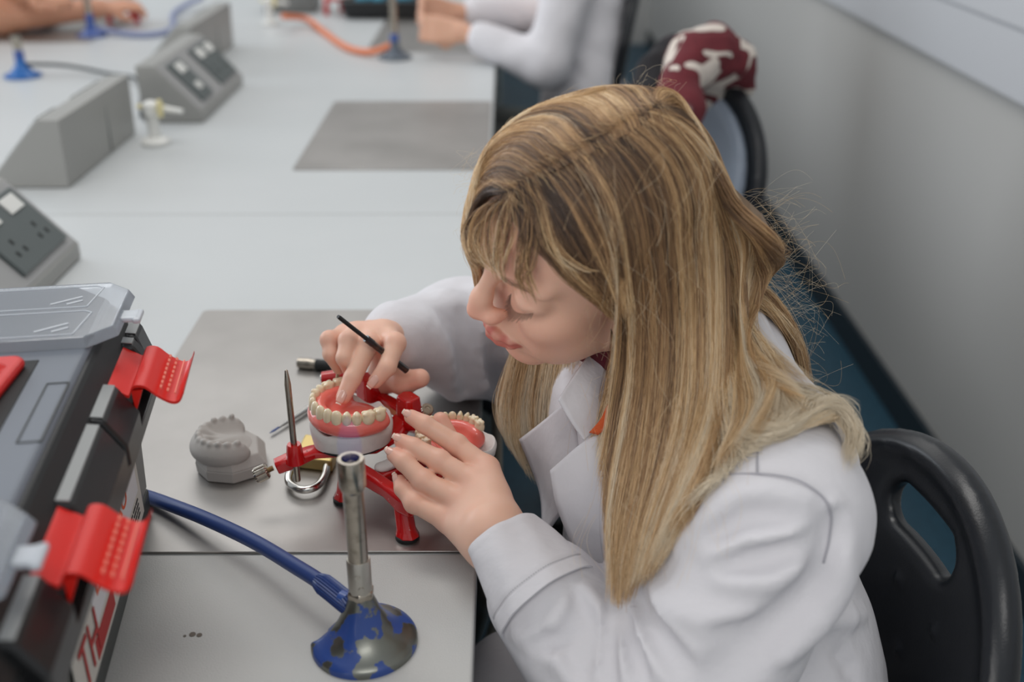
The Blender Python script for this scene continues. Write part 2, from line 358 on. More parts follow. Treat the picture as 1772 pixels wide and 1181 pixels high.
build('tube', MB().lathe([(.0078, .078), (.0074, .081), (.0074, HB - .027), (.0080, HB - .026), (.0098, HB - .022), (.0098, HB - .002), (.0092, HB), (.0066, HB), (.0056, HB - .004), (.0056, HB - .03)], PB, n=40), M['nickel'], bb)
m_fl_ = bpy.data.materials.new('pale_blue_flame'); m_fl_.use_nodes = True; nt = m_fl_.node_tree; nt.nodes.remove(nt.nodes['Principled BSDF'])
em = nt.nodes.new('ShaderNodeEmission'); em.inputs[0].default_value = (.10, .16, .9, 1); em.inputs[1].default_value = .55
trn = nt.nodes.new('ShaderNodeBsdfTransparent'); mxs = nt.nodes.new('ShaderNodeMixShader'); mxs.inputs[0].default_value = .05
nt.links.new(trn.outputs[0], mxs.inputs[1]); nt.links.new(em.outputs[0], mxs.inputs[2]); nt.links.new(mxs.outputs[0], nt.nodes['Material Output'].inputs[0])
label_part(build('flame', MB().lathe([(.0060, HB + .0005), (.0085, HB + .006), (.0085, HB + .013), (.0062, HB + .022), (.0028, HB + .030), (.0004, HB + .034)], PB, n=28), m_fl_, bb, smooth=180), 'faint blue gas flame')
build('jet', MB().lathe([(.0034, HB - .012), (.0034, HB - .004), (.0022, HB - .004), (.0022, HB - .012)], PB, n=20), M['nickel'], bb)
build('hose_nozzle', MB().tube([PB + (-.004, .002, .034), PB + (-.017, .010, .0345)], [.0075, .0068]), M['blueiron'], bb)
# hose with its ribbed end
q0 = PB + (-.012, .008, .034)
pts = [q0, onz(608, 1050, BZ + .032), onz(560, 1012, BZ + .034), onz(515, 983, BZ + .032), onz(440, 938, BZ + .026), onz(360, 900, BZ + .019), onz(300, 876, BZ + .012), onz(255, 860, BZ + .0085), onz(215, 850, BZ + .007)]
C = cr(pts, 150)
sgp = np.linspace(0, 1, 150)
hs = thing('gas_hose', C[100], 'dark blue rubber gas hose from the toolbox to the chipped burner', 'hose')
build('hose', MB().tube(C, np.where(sgp < .25, .0066, .0062), 18), M['bluehose'], hs, smooth=180)
E0 = C[2:42]
Gs = []; T = np.gradient(E0, axis=0); T /= np.linalg.norm(T, axis=1)[:, None]
for i in range(len(E0)):
    v = np.cross(T[i], (0, 0, 1)); v /= np.linalg.norm(v); w = np.cross(v, T[i]); R = .0085 if i < 36 else .0085 - .002 * (i - 35) / 4
    Gs.append([E0[i] + (R * (1 - (.09 if k % 2 else 0))) * (math.cos(2 * math.pi * k / 48) * v + math.sin(2 * math.pi * k / 48) * w) for k in range(48)])
build('ribbed_end', MB().loft(Gs, True, True), M['bluehose'], hs, smooth=60)

# ------------------------------------------------------------------ toolbox (own frame: x out to the right, y away, z up, origin at the far right bottom corner)
B0 = onz(262, 890, BZ); th = math.radians(8.2); ct, st = math.cos(th), math.sin(th)
RX = np.array([[ct, -st, 0], [st, ct, 0], [0, 0, 1]])
XF = (RX, B0)
tb = thing('toolbox', B0, 'big grey and black toolbox with red latches at the left edge of the bench', 'toolbox', rz=th)
def tbl(px, py, z): return (onz(px, py, BZ + z) - B0) @ RX     # pixel to toolbox coordinates
def TB(): return MB(XF)
LX, LY = -.36, -.44
def frust(b, x0, x1, y0, y1, z0, dx, z1, dx1, ch=0):
    def poly(e): return [(x0 - e, y0 - e), (x1 + e, y0 - e), (x1 + e, y1 + e - ch), (x1 + e - ch, y1 + e), (x0 - e, y1 + e)] if ch else [(x0 - e, y0 - e), (x1 + e, y0 - e), (x1 + e, y1 + e), (x0 - e, y1 + e)]
    return b.prism(poly(dx), z0, z1, top=poly(dx1))
build('base_band', frust(TB(), LX, 0, LY, 0, 0, 0, .028, .0015), M['basegrey'], tb, smooth=None, bevel=.003)
build('body', frust(TB(), LX, 0, LY, 0, .028, .0005, .182, .006), M['bodygrey'], tb, smooth=None, bevel=.003)
b = TB(); zr = .164; OV = .025
frust(b, LX, 0, LY, 0.004, zr, OV, zr + .018, OV, .04)
frust(b, LX, 0, LY, 0.004, zr + .018, OV, .2155, .006, .04)
build('rim', b, M['dark'], tb, smooth=None, bevel=.004)
lid = build('lid_panel', frust(TB(), LX, 0, LY, 0.002, .2145, .004, .2195, .001, .03), M['lidgrey'], tb, smooth=None, bevel=.002)
# outlined label field
a, c = tbl(98, 664, 0.2195), tbl(48, 766, 0.2195); a2 = tbl(118, 666, 0.2195)
b = TB(); x0_, x1_, y0_, y1_ = float(tbl(80, 668, .2195)[0]), a2[0], c[1], a[1]
for (p_, q_) in (((x0_, y0_), (x1_, y0_)), ((x1_, y0_), (x1_, y1_)), ((x1_, y1_), (x0_, y1_)), ((x0_, y1_), (x0_, y0_))):
    b.tube([(p_[0], p_[1], 0.2197), (q_[0], q_[1], 0.2197)], .0006, 6)
build('field_outline', b, M['basegrey'], lid, smooth=None)
# organiser lids
def organiser(x0, x1, y0, y1, ch, tab, hinge):
    poly = lambda e: [(x0 + e, y0 + e), (x1 - ch - e * .4, y0 + e), (x1 - e, y0 + ch + e * .4), (x1 - e, y1 - ch - e * .4), (x1 - ch - e * .4, y1 - e), (x0 + e, y1 - e)]
    o = build('organiser_lid', TB().prism(poly(0), 0.219, 0.227, top=poly(.004)), M['clear'], tb, smooth=None, bevel=.001)
    ym = (y0 + y1) / 2
    b = TB()
    for (ya, yb) in ((y0 + .01, ym - .004), (ym + .004, y1 - .012)):
        q = [(x0 + .01, ya), (x1 - .030, ya), (x1 - .024, yb - .004), (x1 - .03, yb), (x0 + .01, yb)]
        for i in range(len(q)): b.tube([(*q[i], 0.2271), (*q[(i + 1) % len(q)], 0.2271)], .0007, 6)
    build('raised_rim', b, M['clearrib'], o, smooth=None)
    for (ya, yb) in ((y0 + .012, ym - .006), (ym + .006, y1 - .014)):
        for sx in (0, 1):
            for k_, (ox, oy, hl) in enumerate(((-.048, .012, .0125), (-.041, .0075, .0062))):
                build('shine_mark', TB().obox((x1 + ox - sx * .085, ya + oy, .2272), np.array([.86, .50, 0]) * hl, np.array([-.0006, .0011, 0]), (0, 0, .0002)), M['clearrib'], o, smooth=None)
    b = TB().box(x1 - .006, x1 + .010, tab - .008, tab + .008, 0.219, 0.2235).box(x1 + .006, x1 + .012, tab - .010, tab + .010, 0.2185, 0.223)
    build('catch', b, M['clearrib'], o, smooth=None, bevel=.0015)
o1 = tbl(215, 538, 0.2235); o2 = tbl(60, 607, 0.2205); o3 = tbl(130, 497, 0.2235)
organiser(LX + .03, float(o1[0]) + .002, float(o2[1]), float(o3[1]) + .002, .020, float(o1[1]) - .006, 0)
o1 = tbl(45, 935, 0.2235); o3 = tbl(5, 872, 0.2205)
organiser(LX + .03, float(o1[0]), LY + .03, float(o3[1]), .020, float(o1[1]) - .012, 0)
# red carrying handle in its recess
h1 = tbl(68, 624, 0.2195); h2 = tbl(0, 792, 0.2195)
hx = float(h1[0]); hy1 = float(h1[1]); hy0 = float(tbl(0, 860, 0.2195)[1])
build('handle_recess', TB().box(hx - .16, hx, hy0, hy1, 0.2191, 0.2201), M['black'], tb, smooth=None, bevel=.0004)
hd = thing('x', B0, 'x', 'x') if False else None
b = TB(); b.prism([(hx - .15, hy1 - .004), (hx - .012, hy1 - .004), (hx - .006, hy1 - .010), (hx - .022, hy0 + .006), (hx - .15, hy0 + .006)], 0.2195, 0.2275)
hdl = build('carry_handle', b, M['redbars'], tb, smooth=None, bevel=.003)
b = TB(); k = 0; yy = hy1 - .022
while yy > hy0 + .01:
    f_ = (hy1 - yy) / (hy1 - hy0); xe = hx - .014 - .018 * f_
    b.tube([(hx - .15, yy, 0.229), (xe - .006, yy, 0.229), (xe, yy - .001, 0.225)], .0034, 10, flat=.9); yy -= .0088
build('grip_ribs', b, M['redbars'], hdl, smooth=50)
# black rim pads and latches along the right side
def latch(yc, label):
    w = .033; x0 = OV - .007
    zt = zr + .020
    lt = None
    # hinge plate, follows the rim, then the flap stands out to the right
    P = [(x0 - .016, zt + .013), (x0 - .004, zt + .0145), (x0 + .010, zt + .006), (x0 + .0125, zt + .006), (x0 + .016, zt + .0125), (x0 + .024, zt + .012), (x0 + .032, zt + .004), (x0 + .041, zt - .002), (x0 + .047, zt - .001), (x0 + .051, zt + .0065)]
    P = [(q[0], q[1]) for q in cr(np.array(P), 28)]
    th_ = .0024; top = P; bot = [(x, z - th_) for x, z in P][::-1]
    lt = build('latch', TB().prism(top + bot, -w, w, frame=((0, yc, 0), (1, 0, 0), (0, 0, 1), (0, 1, 0))), M['redpl'], tb, smooth=40, bevel=.0006)
    label_part(lt, label)
    b = TB()
    for yy in (-.5, 0, .5): b.obox((x0 - .009, yc + yy * w, zt + .0145), (.006, 0, 0), (0, .0006, 0), (0, 0, .0012))
    build('hinge_slots', b, mat('deep_red', rgb(120, 10, 10), .4), lt, smooth=None)
    b = TB()
    for r_ in (0, 1):
        for q in np.linspace(-.8, .8, 8): b.obox((x0 + .034 + r_ * .0045, yc + q * w * .95, zt + .0065 - r_ * .003), (.0007, 0, -.0004), (0, .0021, 0), (0, 0, .0006))
    b.obox((x0 + .0435, yc, zt + .0012), (.0005, 0, 0), (0, w * .82, 0), (0, 0, .0006))
    build('raised_marks', b, mat('pale_red', rgb(240, 130, 110), .4), lt, smooth=None)
    b = TB().prism([(x0 + .014, zt + .008), (x0 + .022, zt + .008), (x0 + .015, zt - .010)], -.002, .002, frame=((0, yc - w + .003, 0), (1, 0, 0), (0, 0, 1), (0, 1, 0)))
    build('latch_hook', b, M['redpl'], lt, smooth=None)
def pad(y0, y1, big=1):
    x0 = OV - .016
    prof = [(x0, zr + .016), (x0 + .002, zr + .036), (x0 + .014, zr + .034), (x0 + .027 * big, zr + .012), (x0 + .027 * big, zr - .006), (x0, zr - .006)]
    b = TB().prism(prof, y0, y1, frame=((0, 0, 0), (1, 0, 0), (0, 0, 1), (0, 1, 0)))
    pd = build('rim_block', b, mat('glossy_black_plastic', rgb(30, 31, 33), .3) if 'gb' not in M else M['gb'], tb, smooth=None, bevel=.003)
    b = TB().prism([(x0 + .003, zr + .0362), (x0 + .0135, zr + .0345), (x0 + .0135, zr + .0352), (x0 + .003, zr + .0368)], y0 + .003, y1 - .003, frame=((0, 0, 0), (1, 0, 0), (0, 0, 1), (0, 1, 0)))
    build('rim_block_sheen', b, mat('painted_sky_sheen', rgb(150, 152, 152), .4, .3), pd, smooth=None)  # silvery strip: sky reflection on the black block, put into its colour
M['gb'] = mat('glossy_black_plastic', rgb(30, 31, 33), .3)
l1 = float(tbl(265, 655, .178)[1]) - .014; l2 = float(tbl(165, 950, .178)[1]) - .014
latch(l1, 'far red plastic latch standing open'); latch(l2, 'near red plastic latch standing open')
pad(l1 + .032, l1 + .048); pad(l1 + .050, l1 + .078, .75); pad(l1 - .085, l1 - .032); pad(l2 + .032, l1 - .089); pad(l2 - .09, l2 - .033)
b = TB().box(-.001, OV + .010, LY, -.02, zr - .012, zr - .002).box(-.001, OV + .006, LY, -.02, zr - .022, zr - .016); build('rim_ledge', b, M['gb'], tb, smooth=None, bevel=.001)
# sticker on the side with red and black print and a handwritten strip
sy1 = float(((onX(205, 850, B0[0] + .01)) - B0)[1]); 
st_ = build('sticker', TB().prism([(-.285, .036), (-.285, .098), (-.16, .130), (-.066, .130), (-.045, .118), (-.045, .034)], .0, .0012, frame=((.0045, 0, 0), (0, 1, 0), (0, 0, 1), (1, 0, 0))), mat('cream_sticker', rgb(206, 203, 196), .5), tb, smooth=None)
def stick(name, y0, y1, z0, z1, m, e=.0062): return build(name, TB().box(e - .0008, e, y0, y1, z0, z1), m, st_, smooth=None)
stick('name_strip', -.225, -.055, .062, .104, mat('white_paper', rgb(222, 222, 226), .6))
def text(body, y, z, size, m, parent, e=.0066, flip=1, sx=1.0):
    c = bpy.data.curves.new('lettering', 'FONT'); c.body = body; c.size = size; c.extrude = .0001; c.align_x = 'LEFT'
    tmp = bpy.data.objects.new('lettering', c); COL.objects.link(tmp)
    me = bpy.data.meshes.new_from_object(tmp.evaluated_get(bpy.context.evaluated_depsgraph_get())); bpy.data.objects.remove(tmp)
    V = np.array([v.co[:] for v in me.vertices]); V[:, 0] *= sx; F = [tuple(p.vertices) for p in me.polygons]
    L_ = np.stack([np.full(len(V), e) + V[:, 2], y + V[:, 0] * flip, z + V[:, 1]], 1)
    return build('lettering', TB().add(L_, F), m, parent, smooth=None)
bpy.context.view_layer.update()
m_or = mat('orange_ink', rgb(222, 92, 44), .6); m_rd = mat('red_print', rgb(176, 40, 40), .6); m_bk = mat('black_print', rgb(50, 48, 48), .6)
text('LAUCAU', -.215, .078, .024, m_or, st_, flip=1, sx=1.3)
text('TH', -.275, .045, .050, m_rd, st_, sx=.8)
stick('red_block', -.235, -.175, .040, .056, m_rd); stick('red_mark', -.20, -.175, .108, .118, m_rd); text('SC', -.245, .104, .018, m_bk, st_)
b = TB()
for i in range(4):
    for k in range(9): b.box(.0056, .0062, -.165 + k * .012, -.156 + k * .012 + .001 * (k % 2), .042 + i * .0045, .0436 + i * .0045)
build('small_print', b, m_bk, st_, smooth=None)
# ------------------------------------------------------------------ signed-distance modelling: smooth unions meshed with surface nets
def seg_d(P, a, b, ra, rb):
    a = np.asarray(a, np.float32); b = np.asarray(b, np.float32); ab = b - a; t = np.clip((P - a) @ ab / max(float(ab @ ab), 1e-12), 0, 1)
    return np.linalg.norm(P - a - t[:, None] * ab, axis=1) - (ra + (rb - ra) * t)
def ell_d(P, c, r, R=None):
    Q = P - np.asarray(c, np.float32)
    if R is not None: Q = Q @ np.asarray(R, np.float32)
    r = np.asarray(r, np.float32); k0 = np.linalg.norm(Q / r, axis=1); k1 = np.linalg.norm(Q / (r * r), axis=1) + 1e-9
    return np.where(k0 < 1e-4, -float(r.min()), k0 * (k0 - 1) / k1)
def smin(a, b, k): h = np.maximum(k - np.abs(a - b), 0) / k; return np.minimum(a, b) - h * h * k * .25
def smax(a, b, k): return -smin(-a, -b, k)
class SDF:
    """ordered list of primitives; (kind, args, op, k)"""
    def __init__(s): s.L = []
    def seg(s, a, b, ra, rb=None, k=.005, op='u', sub=None):
        rb = ra if rb is None else rb; a = np.asarray(a, float); b = np.asarray(b, float)
        s.L.append(('s', (a, b, ra, rb), op, k, (a + b) / 2, np.linalg.norm(a - b) / 2 + max(ra, rb))); return s
    def chain(s, P, R, **kw):
        for i in range(len(P) - 1): s.seg(P[i], P[i + 1], R[i], R[i + 1], **kw)
        return s
    def ell(s, c, r, R=None, k=.005, op='u'):
        s.L.append(('e', (c, r, R), op, k, np.asarray(c, float), max(r))); return s
    def __call__(s, P):
        P = np.asarray(P, np.float32); d = None
        c = P.mean(0); rad = np.linalg.norm(P - c, axis=1).max()
        for kind, a, op, k, pc, pr in s.L:
            if d is not None:
                gap = np.linalg.norm(pc - c) - pr - rad
                if op == 'u' and gap > float(d.max()) + k: continue
                if op == 'x' and gap > k - float(d.min()): continue
            e = seg_d(P, *a) if kind == 's' else ell_d(P, *a)
            if d is None: d = e
            elif op == 'u': d = smin(d, e, k)
            else: d = smax(d, -e, k)
        return d
def snet(f, lo, hi, h, B=12, lip=1.25):
    lo = np.asarray(lo, float); hi = np.asarray(hi, float)
    nb = np.ceil((hi - lo) / h / B).astype(int); n = nb * B + 1
    vol = np.ones(n, np.float32)
    I = np.stack(np.meshgrid(*[np.arange(q) for q in nb], indexing='ij'), -1).reshape(-1, 3)
    cen = lo + (I * B + B / 2) * h; d = np.concatenate([f(c[None]) for c in cen]) if len(cen) < 0 else np.empty(len(cen))
    for i in range(0, len(cen), 64): d[i:i + 64] = f(cen[i:i + 64].astype(np.float32))
    rad = B * h * .5 * 1.7321 * lip + h
    loc = np.stack(np.meshgrid(*[np.arange(B + 1)] * 3, indexing='ij'), -1).reshape(-1, 3)
    for i, dd in zip(I, d):
        s = tuple(slice(q * B, q * B + B + 1) for q in i)
        if abs(dd) > rad:
            v = vol[s]
            if dd < 0: vol[s] = np.where(v == 1, -1, v)
            continue
        vol[s] = f((lo + (i * B + loc) * h).astype(np.float32)).reshape(B + 1, B + 1, B + 1)
    S = vol < 0
    c8 = np.zeros(np.array(n) - 1, np.int8)
    for dx in (0, 1):
        for dy in (0, 1):
            for dz in (0, 1): c8 += S[dx:n[0] - 1 + dx, dy:n[1] - 1 + dy, dz:n[2] - 1 + dz]
    act = (c8 > 0) & (c8 < 8); idx = -np.ones(act.shape, np.int64); A = np.argwhere(act); idx[act] = np.arange(len(A))
    pos = np.zeros((len(A), 3)); cnt = np.zeros(len(A))
    for ax in range(3):
        o = [q for q in range(3) if q != ax]
        for u in (0, 1):
            for v in (0, 1):
                s0 = A.copy(); s0[:, o[0]] += u; s0[:, o[1]] += v; s1 = s0.copy(); s1[:, ax] += 1
                a = vol[tuple(s0.T)]; b = vol[tuple(s1.T)]; m = (a < 0) != (b < 0)
                t = np.where(m, a / np.where(m, a - b, 1), 0)
                p = s0.astype(float); p[:, ax] += t; pos[m] += p[m]; cnt[m] += 1
    V = lo + pos / cnt[:, None] * h
    F = []
    for ax in range(3):
        o = [(ax + 1) % 3, (ax + 2) % 3]
        sl0 = [slice(1, -1)] * 3; sl0[ax] = slice(0, -1); sl1 = list(sl0); sl1[ax] = slice(1, None)
        a = S[tuple(sl0)]; b = S[tuple(sl1)]; E = np.argwhere(a != b); 
        if not len(E): continue
        flip = a[tuple(E.T)]
        E = E + 1; E[:, ax] -= 1
        q = []
        for u, v in ((0, 0), (1, 0), (1, 1), (0, 1)):
            c = E.copy(); c[:, o[0]] -= u; c[:, o[1]] -= v; q.append(idx[tuple(c.T)])
        q = np.stack(q, 1); q[~flip] = q[~flip][:, ::-1]; F.append(q)
    F = np.concatenate(F); F = F[(F >= 0).all(1)]
    m = MB(); m.V = V; m.F = F; return m
def relax(m, it=2, lam=.5):
    F = m.F; V = m.V
    E = np.concatenate([F[:, [0, 1]], F[:, [1, 2]], F[:, [2, 3]], F[:, [3, 0]]])
    for _ in range(it):
        acc = np.zeros_like(V); c = np.zeros(len(V)); np.add.at(acc, E[:, 0], V[E[:, 1]]); np.add.at(acc, E[:, 1], V[E[:, 0]])
        np.add.at(c, E[:, 0], 1); np.add.at(c, E[:, 1], 1); V = V + lam * (acc / np.maximum(c, 1)[:, None] - V)
    m.V = V; return m
def join(ms):
    o = MB(); n = 0; F = []
    for q in ms: F.append(q.F + n); n += len(q.V)
    o.V = np.concatenate([q.V for q in ms]); o.F = np.concatenate(F); return o
def march(px, py, f, off=0.0, tmax=2.6, t0=.35):
    d = ray(px, py); nl = np.linalg.norm(d); t = t0; best = (9, t)
    for _ in range(90):
        p = CAM + d * t; v = float(f(p[None].astype(np.float32))[0]) - off
        if v < best[0]: best = (v, t)
        if v < 3e-4: return p, True
        t += max(v, 5e-4) / nl * .9
        if t > tmax: break
    return CAM + d * best[1], False
def marchN(PX, f, off, tmax=2.6, t0=.35, it=60):
    PX = np.asarray(PX, float).reshape(-1, 2); D = FW + RT * ((PX[:, :1] - CX) / FPX) + UP * ((CY - PX[:, 1:]) / FPX)
    nl = np.linalg.norm(D, axis=1); t = np.full(len(PX), t0); bv = np.full(len(PX), 9.); bt = t.copy(); done = np.zeros(len(PX), bool)
    off = np.broadcast_to(np.asarray(off, float), (len(PX),))
    for _ in range(it):
        v = f((CAM + D * t[:, None]).astype(np.float32)) - off
        m = (v < bv) & ~done; bv[m] = v[m]; bt[m] = t[m]; done |= v < 3e-4
        t = np.where(done, t, np.minimum(t + np.maximum(v, 5e-4) / nl * .9, tmax))
        if (done | (t >= tmax)).all(): break
    return CAM + D * bt[:, None], bv < 1e-3
def noise3(P, s, seed=0):   # cheap smooth pseudo noise, about -1..1
    r = np.random.default_rng(seed); o = 0
    for k in range(5):
        w = r.normal(size=3); w /= np.linalg.norm(w); w *= s * (1 + .5 * r.random()); o = o + np.sin(P @ w + r.random() * 6.28 + 1.3 * np.sin(P @ (w[[1, 2, 0]] * .7) + k))
    return o / 3.2

# ------------------------------------------------------------------ dental arch kit
def arch_curve(n, wd=.058, ln=.048):   # horseshoe in local xy, front at +y ; returns points and tangents
    t = np.linspace(-1, 1, n)
    a = t * 1.92
    x = wd / 2 * np.sin(a) * (1 + .06 * np.abs(t)); y = ln * (np.cos(a * .80) - .05)
    return np.stack([x, y], 1)
def denture(parent, O, ex, ey, ez, wd=.058, ln=.046, hbase=.02, gum=M['gum'], ntooth=14, up=.016, scale=1.0):
    ex, ey, ez, O = map(lambda q: np.asarray(q, float), (ex, ey, ez, O))
    w = lambda x, y, z: O + ex * x * scale + ey * y * scale + ez * z * scale
    C = arch_curve(60, wd, ln)
    s = SDF()
    P = [w(x, y, up * .45) for x, y in C]; 
    for i in range(0, 58, 2): s.seg(P[i] - ez * .004, P[i + 2] - ez * .004, .0062 * scale, k=.006)
    for i in range(0, 58, 2): s.seg(w(C[i][0] * .94, C[i][1] * .94, up * .62), w(C[i + 2][0] * .94, C[i + 2][1] * .94, up * .62), .0036 * scale, k=.005)
    # palate / inner slope
    s.ell(w(0, ln * .25, -.006), (wd * .46 * scale, ln * .55 * scale, .010 * scale), R=np.stack([ex, ey, ez], 1), k=.010)
    lo = O - .055 * scale; hi = O + .055 * scale + ey * .02
    g = relax(snet(s, np.minimum(lo, lo + ey * .03), hi, .0012), 1)
    g = build('wax_gum', g, gum, parent, smooth=180)
    D = np.concatenate([[0], np.cumsum(np.linalg.norm(np.diff(C, axis=0), axis=1))]); tot = D[-1]
    wdt = np.array([1.05, 1.1, .80, .78, .86, .74, .88, .88, .74, .86, .78, .80, 1.1, 1.05])[:ntooth]; 
    wdt = wdt / wdt.sum() * tot * .97; c = np.cumsum(wdt) - wdt / 2 + tot * .015
    for k in range(ntooth):
        u = np.interp(c[k], D, np.arange(60)); i = int(min(u, 58)); p = C[i] + (C[min(i + 1, 59)] - C[i]) * (u - i)
        tg = C[min(i + 1, 59)] - C[max(i - 1, 0)]; tg /= np.linalg.norm(tg); nr = np.array([tg[1], -tg[0]]); 
        if nr @ (p - np.array([0, .01])) < 0: nr = -nr
        T3 = ex * tg[0] + ey * tg[1]; N3 = ex * nr[0] + ey * nr[1]; hw = wdt[k] / 2 * 1.13 * scale; front = 4 <= k <= 9
        c0 = w(p[0] + nr[0] * .0022, p[1] + nr[1] * .0022, 0)
        ts = SDF(); h0 = up * scale; Rm = np.stack([T3, N3, ez], 1)
        if front:
            ts.ell(c0 + ez * (h0 * .80) + N3 * .0018 * scale, (hw, .0034 * scale, .0076 * scale), R=Rm)
            ts.ell(c0 + ez * (h0 * 1.16) + N3 * .0010 * scale, (hw * .92, .0022 * scale, .0042 * scale), R=Rm, k=.003)
        else:
            dp = (.0046 if k in (0, 1, 12, 13) else .0038) * scale
            ts.ell(c0 + ez * (h0 * .92) + N3 * .0012 * scale, (hw, dp * 1.12, .0072 * scale), R=Rm)
            for q in (-.5, .5) if k in (0, 1, 12, 13) else (0,):
                for e in (-1, 1): ts.ell(c0 + ez * (h0 * 1.28) + T3 * hw * q + N3 * (.0012 + e * .0022) * scale, (hw * .42, .0019 * scale, .0020 * scale), R=Rm, k=.0016)
        tm = snet(ts, c0 - .0135 * scale, c0 + np.array([.0135] * 3) * scale + ez * h0 * 1.3, .00062 * (1 if scale > .9 else 1.2), B=10)
        build('tooth', tm, M['teeth'], g, smooth=180)
    return g

# ------------------------------------------------------------------ articulator
fz = BZ + .0015
A1 = onz(595, 866, fz); A2 = onz(705, 930, fz)
art = thing('articulator', (A1 + A2) / 2, 'red enamelled dental articulator standing open on the steel sheet, held in the left hand', 'articulator')
dirv = A2 - A1; dirv /= np.linalg.norm(dirv)
def rbox(b, P, hw, hh):   # bar of rectangular section through points
    P = [np.asarray(p, float) for p in P]; G = []
    for i, p in enumerate(P):
        t = P[min(i + 1, len(P) - 1)] - P[max(i - 1, 0)]; t /= np.linalg.norm(t); sd = np.cross(t, (0, 0, 1)); sd /= np.linalg.norm(sd); u = np.cross(sd, t)
        w_ = hw[i] if hasattr(hw, '__len__') else hw; h_ = hh[i] if hasattr(hh, '__len__') else hh
        c = .35
        G.append([p + sd * w_ * a + u * h_ * e for a, e in ((1, 1 - c), (1 - c, 1), (-1 + c, 1), (-1, 1 - c), (-1, -1 + c), (-1 + c, -1), (1 - c, -1), (1, -1 + c))])
    return b.loft(G, True, True)
H1 = .052
L1t = onz(603, 792, BZ + H1); L2t = onz(694, 858, BZ + H1 * .72)
xh = onz(650, 842, BZ + .036)
Aback = onz(760, 800, fz + .004)
# lower member with its legs
b = MB()
def leg(p_foot, p_top, r):
    P = [p_foot + (0, 0, .003), p_foot * .85 + p_top * .15 + (0, 0, .002), p_foot * .3 + p_top * .7, p_top]
    G = []
    for p, q in zip(P, (1.25, 1.0, .95, 1.15)):
        G.append([p + r * q * (math.cos(a) * dirv * 1.15 + math.sin(a) * np.cross(dirv, (0, 0, 1))) for a in np.linspace(0, 2 * math.pi, 8, endpoint=False) + .39])
    return MB().loft(G, True, True)
lg = build('leg', leg(A1, L1t, .0075), M['red'], art, bevel=.0012); build('rubber_foot', MB().lathe([(.0098, 0), (.0098, .003), (.008, .004)], A1), M['black'], lg)
lg = build('leg', leg(A2, onz(693, 850, BZ + .040), .0085), M['red'], art, bevel=.0012); build('rubber_foot', MB().lathe([(.0105, 0), (.0105, .003), (.008, .004)], A2), M['black'], lg)
b = MB(); rbox(b, [onz(600, 815, BZ + .040), onz(640, 828, BZ + .036), onz(672, 848, BZ + .034), onz(700, 868, BZ + .034), onz(716, 880, BZ + .034)], [.009, .0065, .0065, .009, .007], [.013, .008, .007, .010, .008])
rbox(b, [onz(655, 830, BZ + .034), onz(700, 812, BZ + .034), onz(750, 790, BZ + .036), onz(790, 768, BZ + .038)], [.006, .005, .006, .006], .0055)
rbox(b, [onz(690, 862, BZ + .036), onz(735, 850, BZ + .04), onz(770, 815, BZ + .045), onz(778, 775, BZ + .055)], [.007, .006, .006, .006], .006)
build('lower_frame', b, M['red'], art, smooth=30, bevel=.0012)
lg = build('leg', leg(Aback + (0, .0, 0), Aback + (0, 0, .034), .007), M['red'], art, bevel=.001)
build('plaster_crumbs', relax(snet(SDF().ell(onz(668, 806, BZ + .042), (.010, .006, .003)).ell(onz(680, 800, BZ + .043), (.006, .005, .003)).ell(onz(660, 812, BZ + .041), (.006, .004, .002)), onz(668, 806, BZ + .042) - .02, onz(668, 806, BZ + .042) + .02, .0015), 1), M['plaster'], art, smooth=180)
# hinge axle, posts
UZ = BZ + .060
cN = onz(712, 722, UZ); cF = onz(622, 668, UZ + .004)
ax_ = cN - cF; ax_ /= np.linalg.norm(ax_)
b = MB(); rbox(b, [cF, cF * .5 + cN * .5, cN], [.008, .006, .008], [.007, .006, .007]); build('hinge_bar', b, M['red'], art, smooth=30, bevel=.0012)
for c0 in (onz(706, 706, UZ + .010), onz(636, 672, UZ + .014)):
    sd = np.cross(ax_, (0, 0, 1)); 
    G = [[c0 + (0, 0, z) + sd * x * q + ax_ * y * q for x, y in ((.009, .0075), (.004, .011), (-.009, .0095), (-.010, -.006), (-.003, -.011), (.008, -.008))] for z, q in ((-.017, 1.05), (.002, 1), (.0125, .92))]
    build('hinge_post', MB().loft(G, True, True), M['red'], art, smooth=30, bevel=.0015)
def cyl_arm(p, q, r):
    b = MB().tube([p, p * .5 + q * .5, q], [r, r * .95, r], 20); return b
n0, n1 = onz(722, 742, UZ + .004), onz(765, 712, UZ + .006)
cy = build('clamp_sleeve', MB().tube([onz(712, 730, UZ), onz(735, 738, UZ + .002), onz(768, 765, UZ - .004)], [.0105, .0098, .008], 20), M['red'], art)
f0, f1 = onz(558, 656, UZ + .006), onz(597, 652, UZ + .008)
cy2 = build('clamp_sleeve', MB().tube([f0, f1], [.0072, .0085], 20).tube([f1, cF], [.0065, .007], 12), M['red'], art)
build('sleeve_end', MB().tube([f0 - (f1 - f0) * .05, f0 + (f1 - f0) * .02], .005, 16), M['chrome'], cy2)
def thumbscrew(p, axis, r, h, shaft, par, n=36):
    axis = np.asarray(axis, float); axis /= np.linalg.norm(axis)
    k = build('thumbscrew', MB().lathe([(r * .35, shaft), (r * .8, shaft), (r, shaft + h * .12), (r, shaft + h * .85), (r * .85, shaft + h), (r * .45, shaft + h), (r * .4, shaft + h * .8)], p, axis, n, knurl=.07), M['nickel'], par, smooth=25)
    pr = [(r * .36, 0)]; z = 0
    while z < shaft: pr += [(r * .36, z), (r * .30, z + .0004)]; z += .0008
    build('screw_thread', MB().lathe(pr, p, axis, 16), mat('brass_thread', rgb(170, 150, 120), .35, .9) if 'th' not in M else M['th'], k, smooth=25)
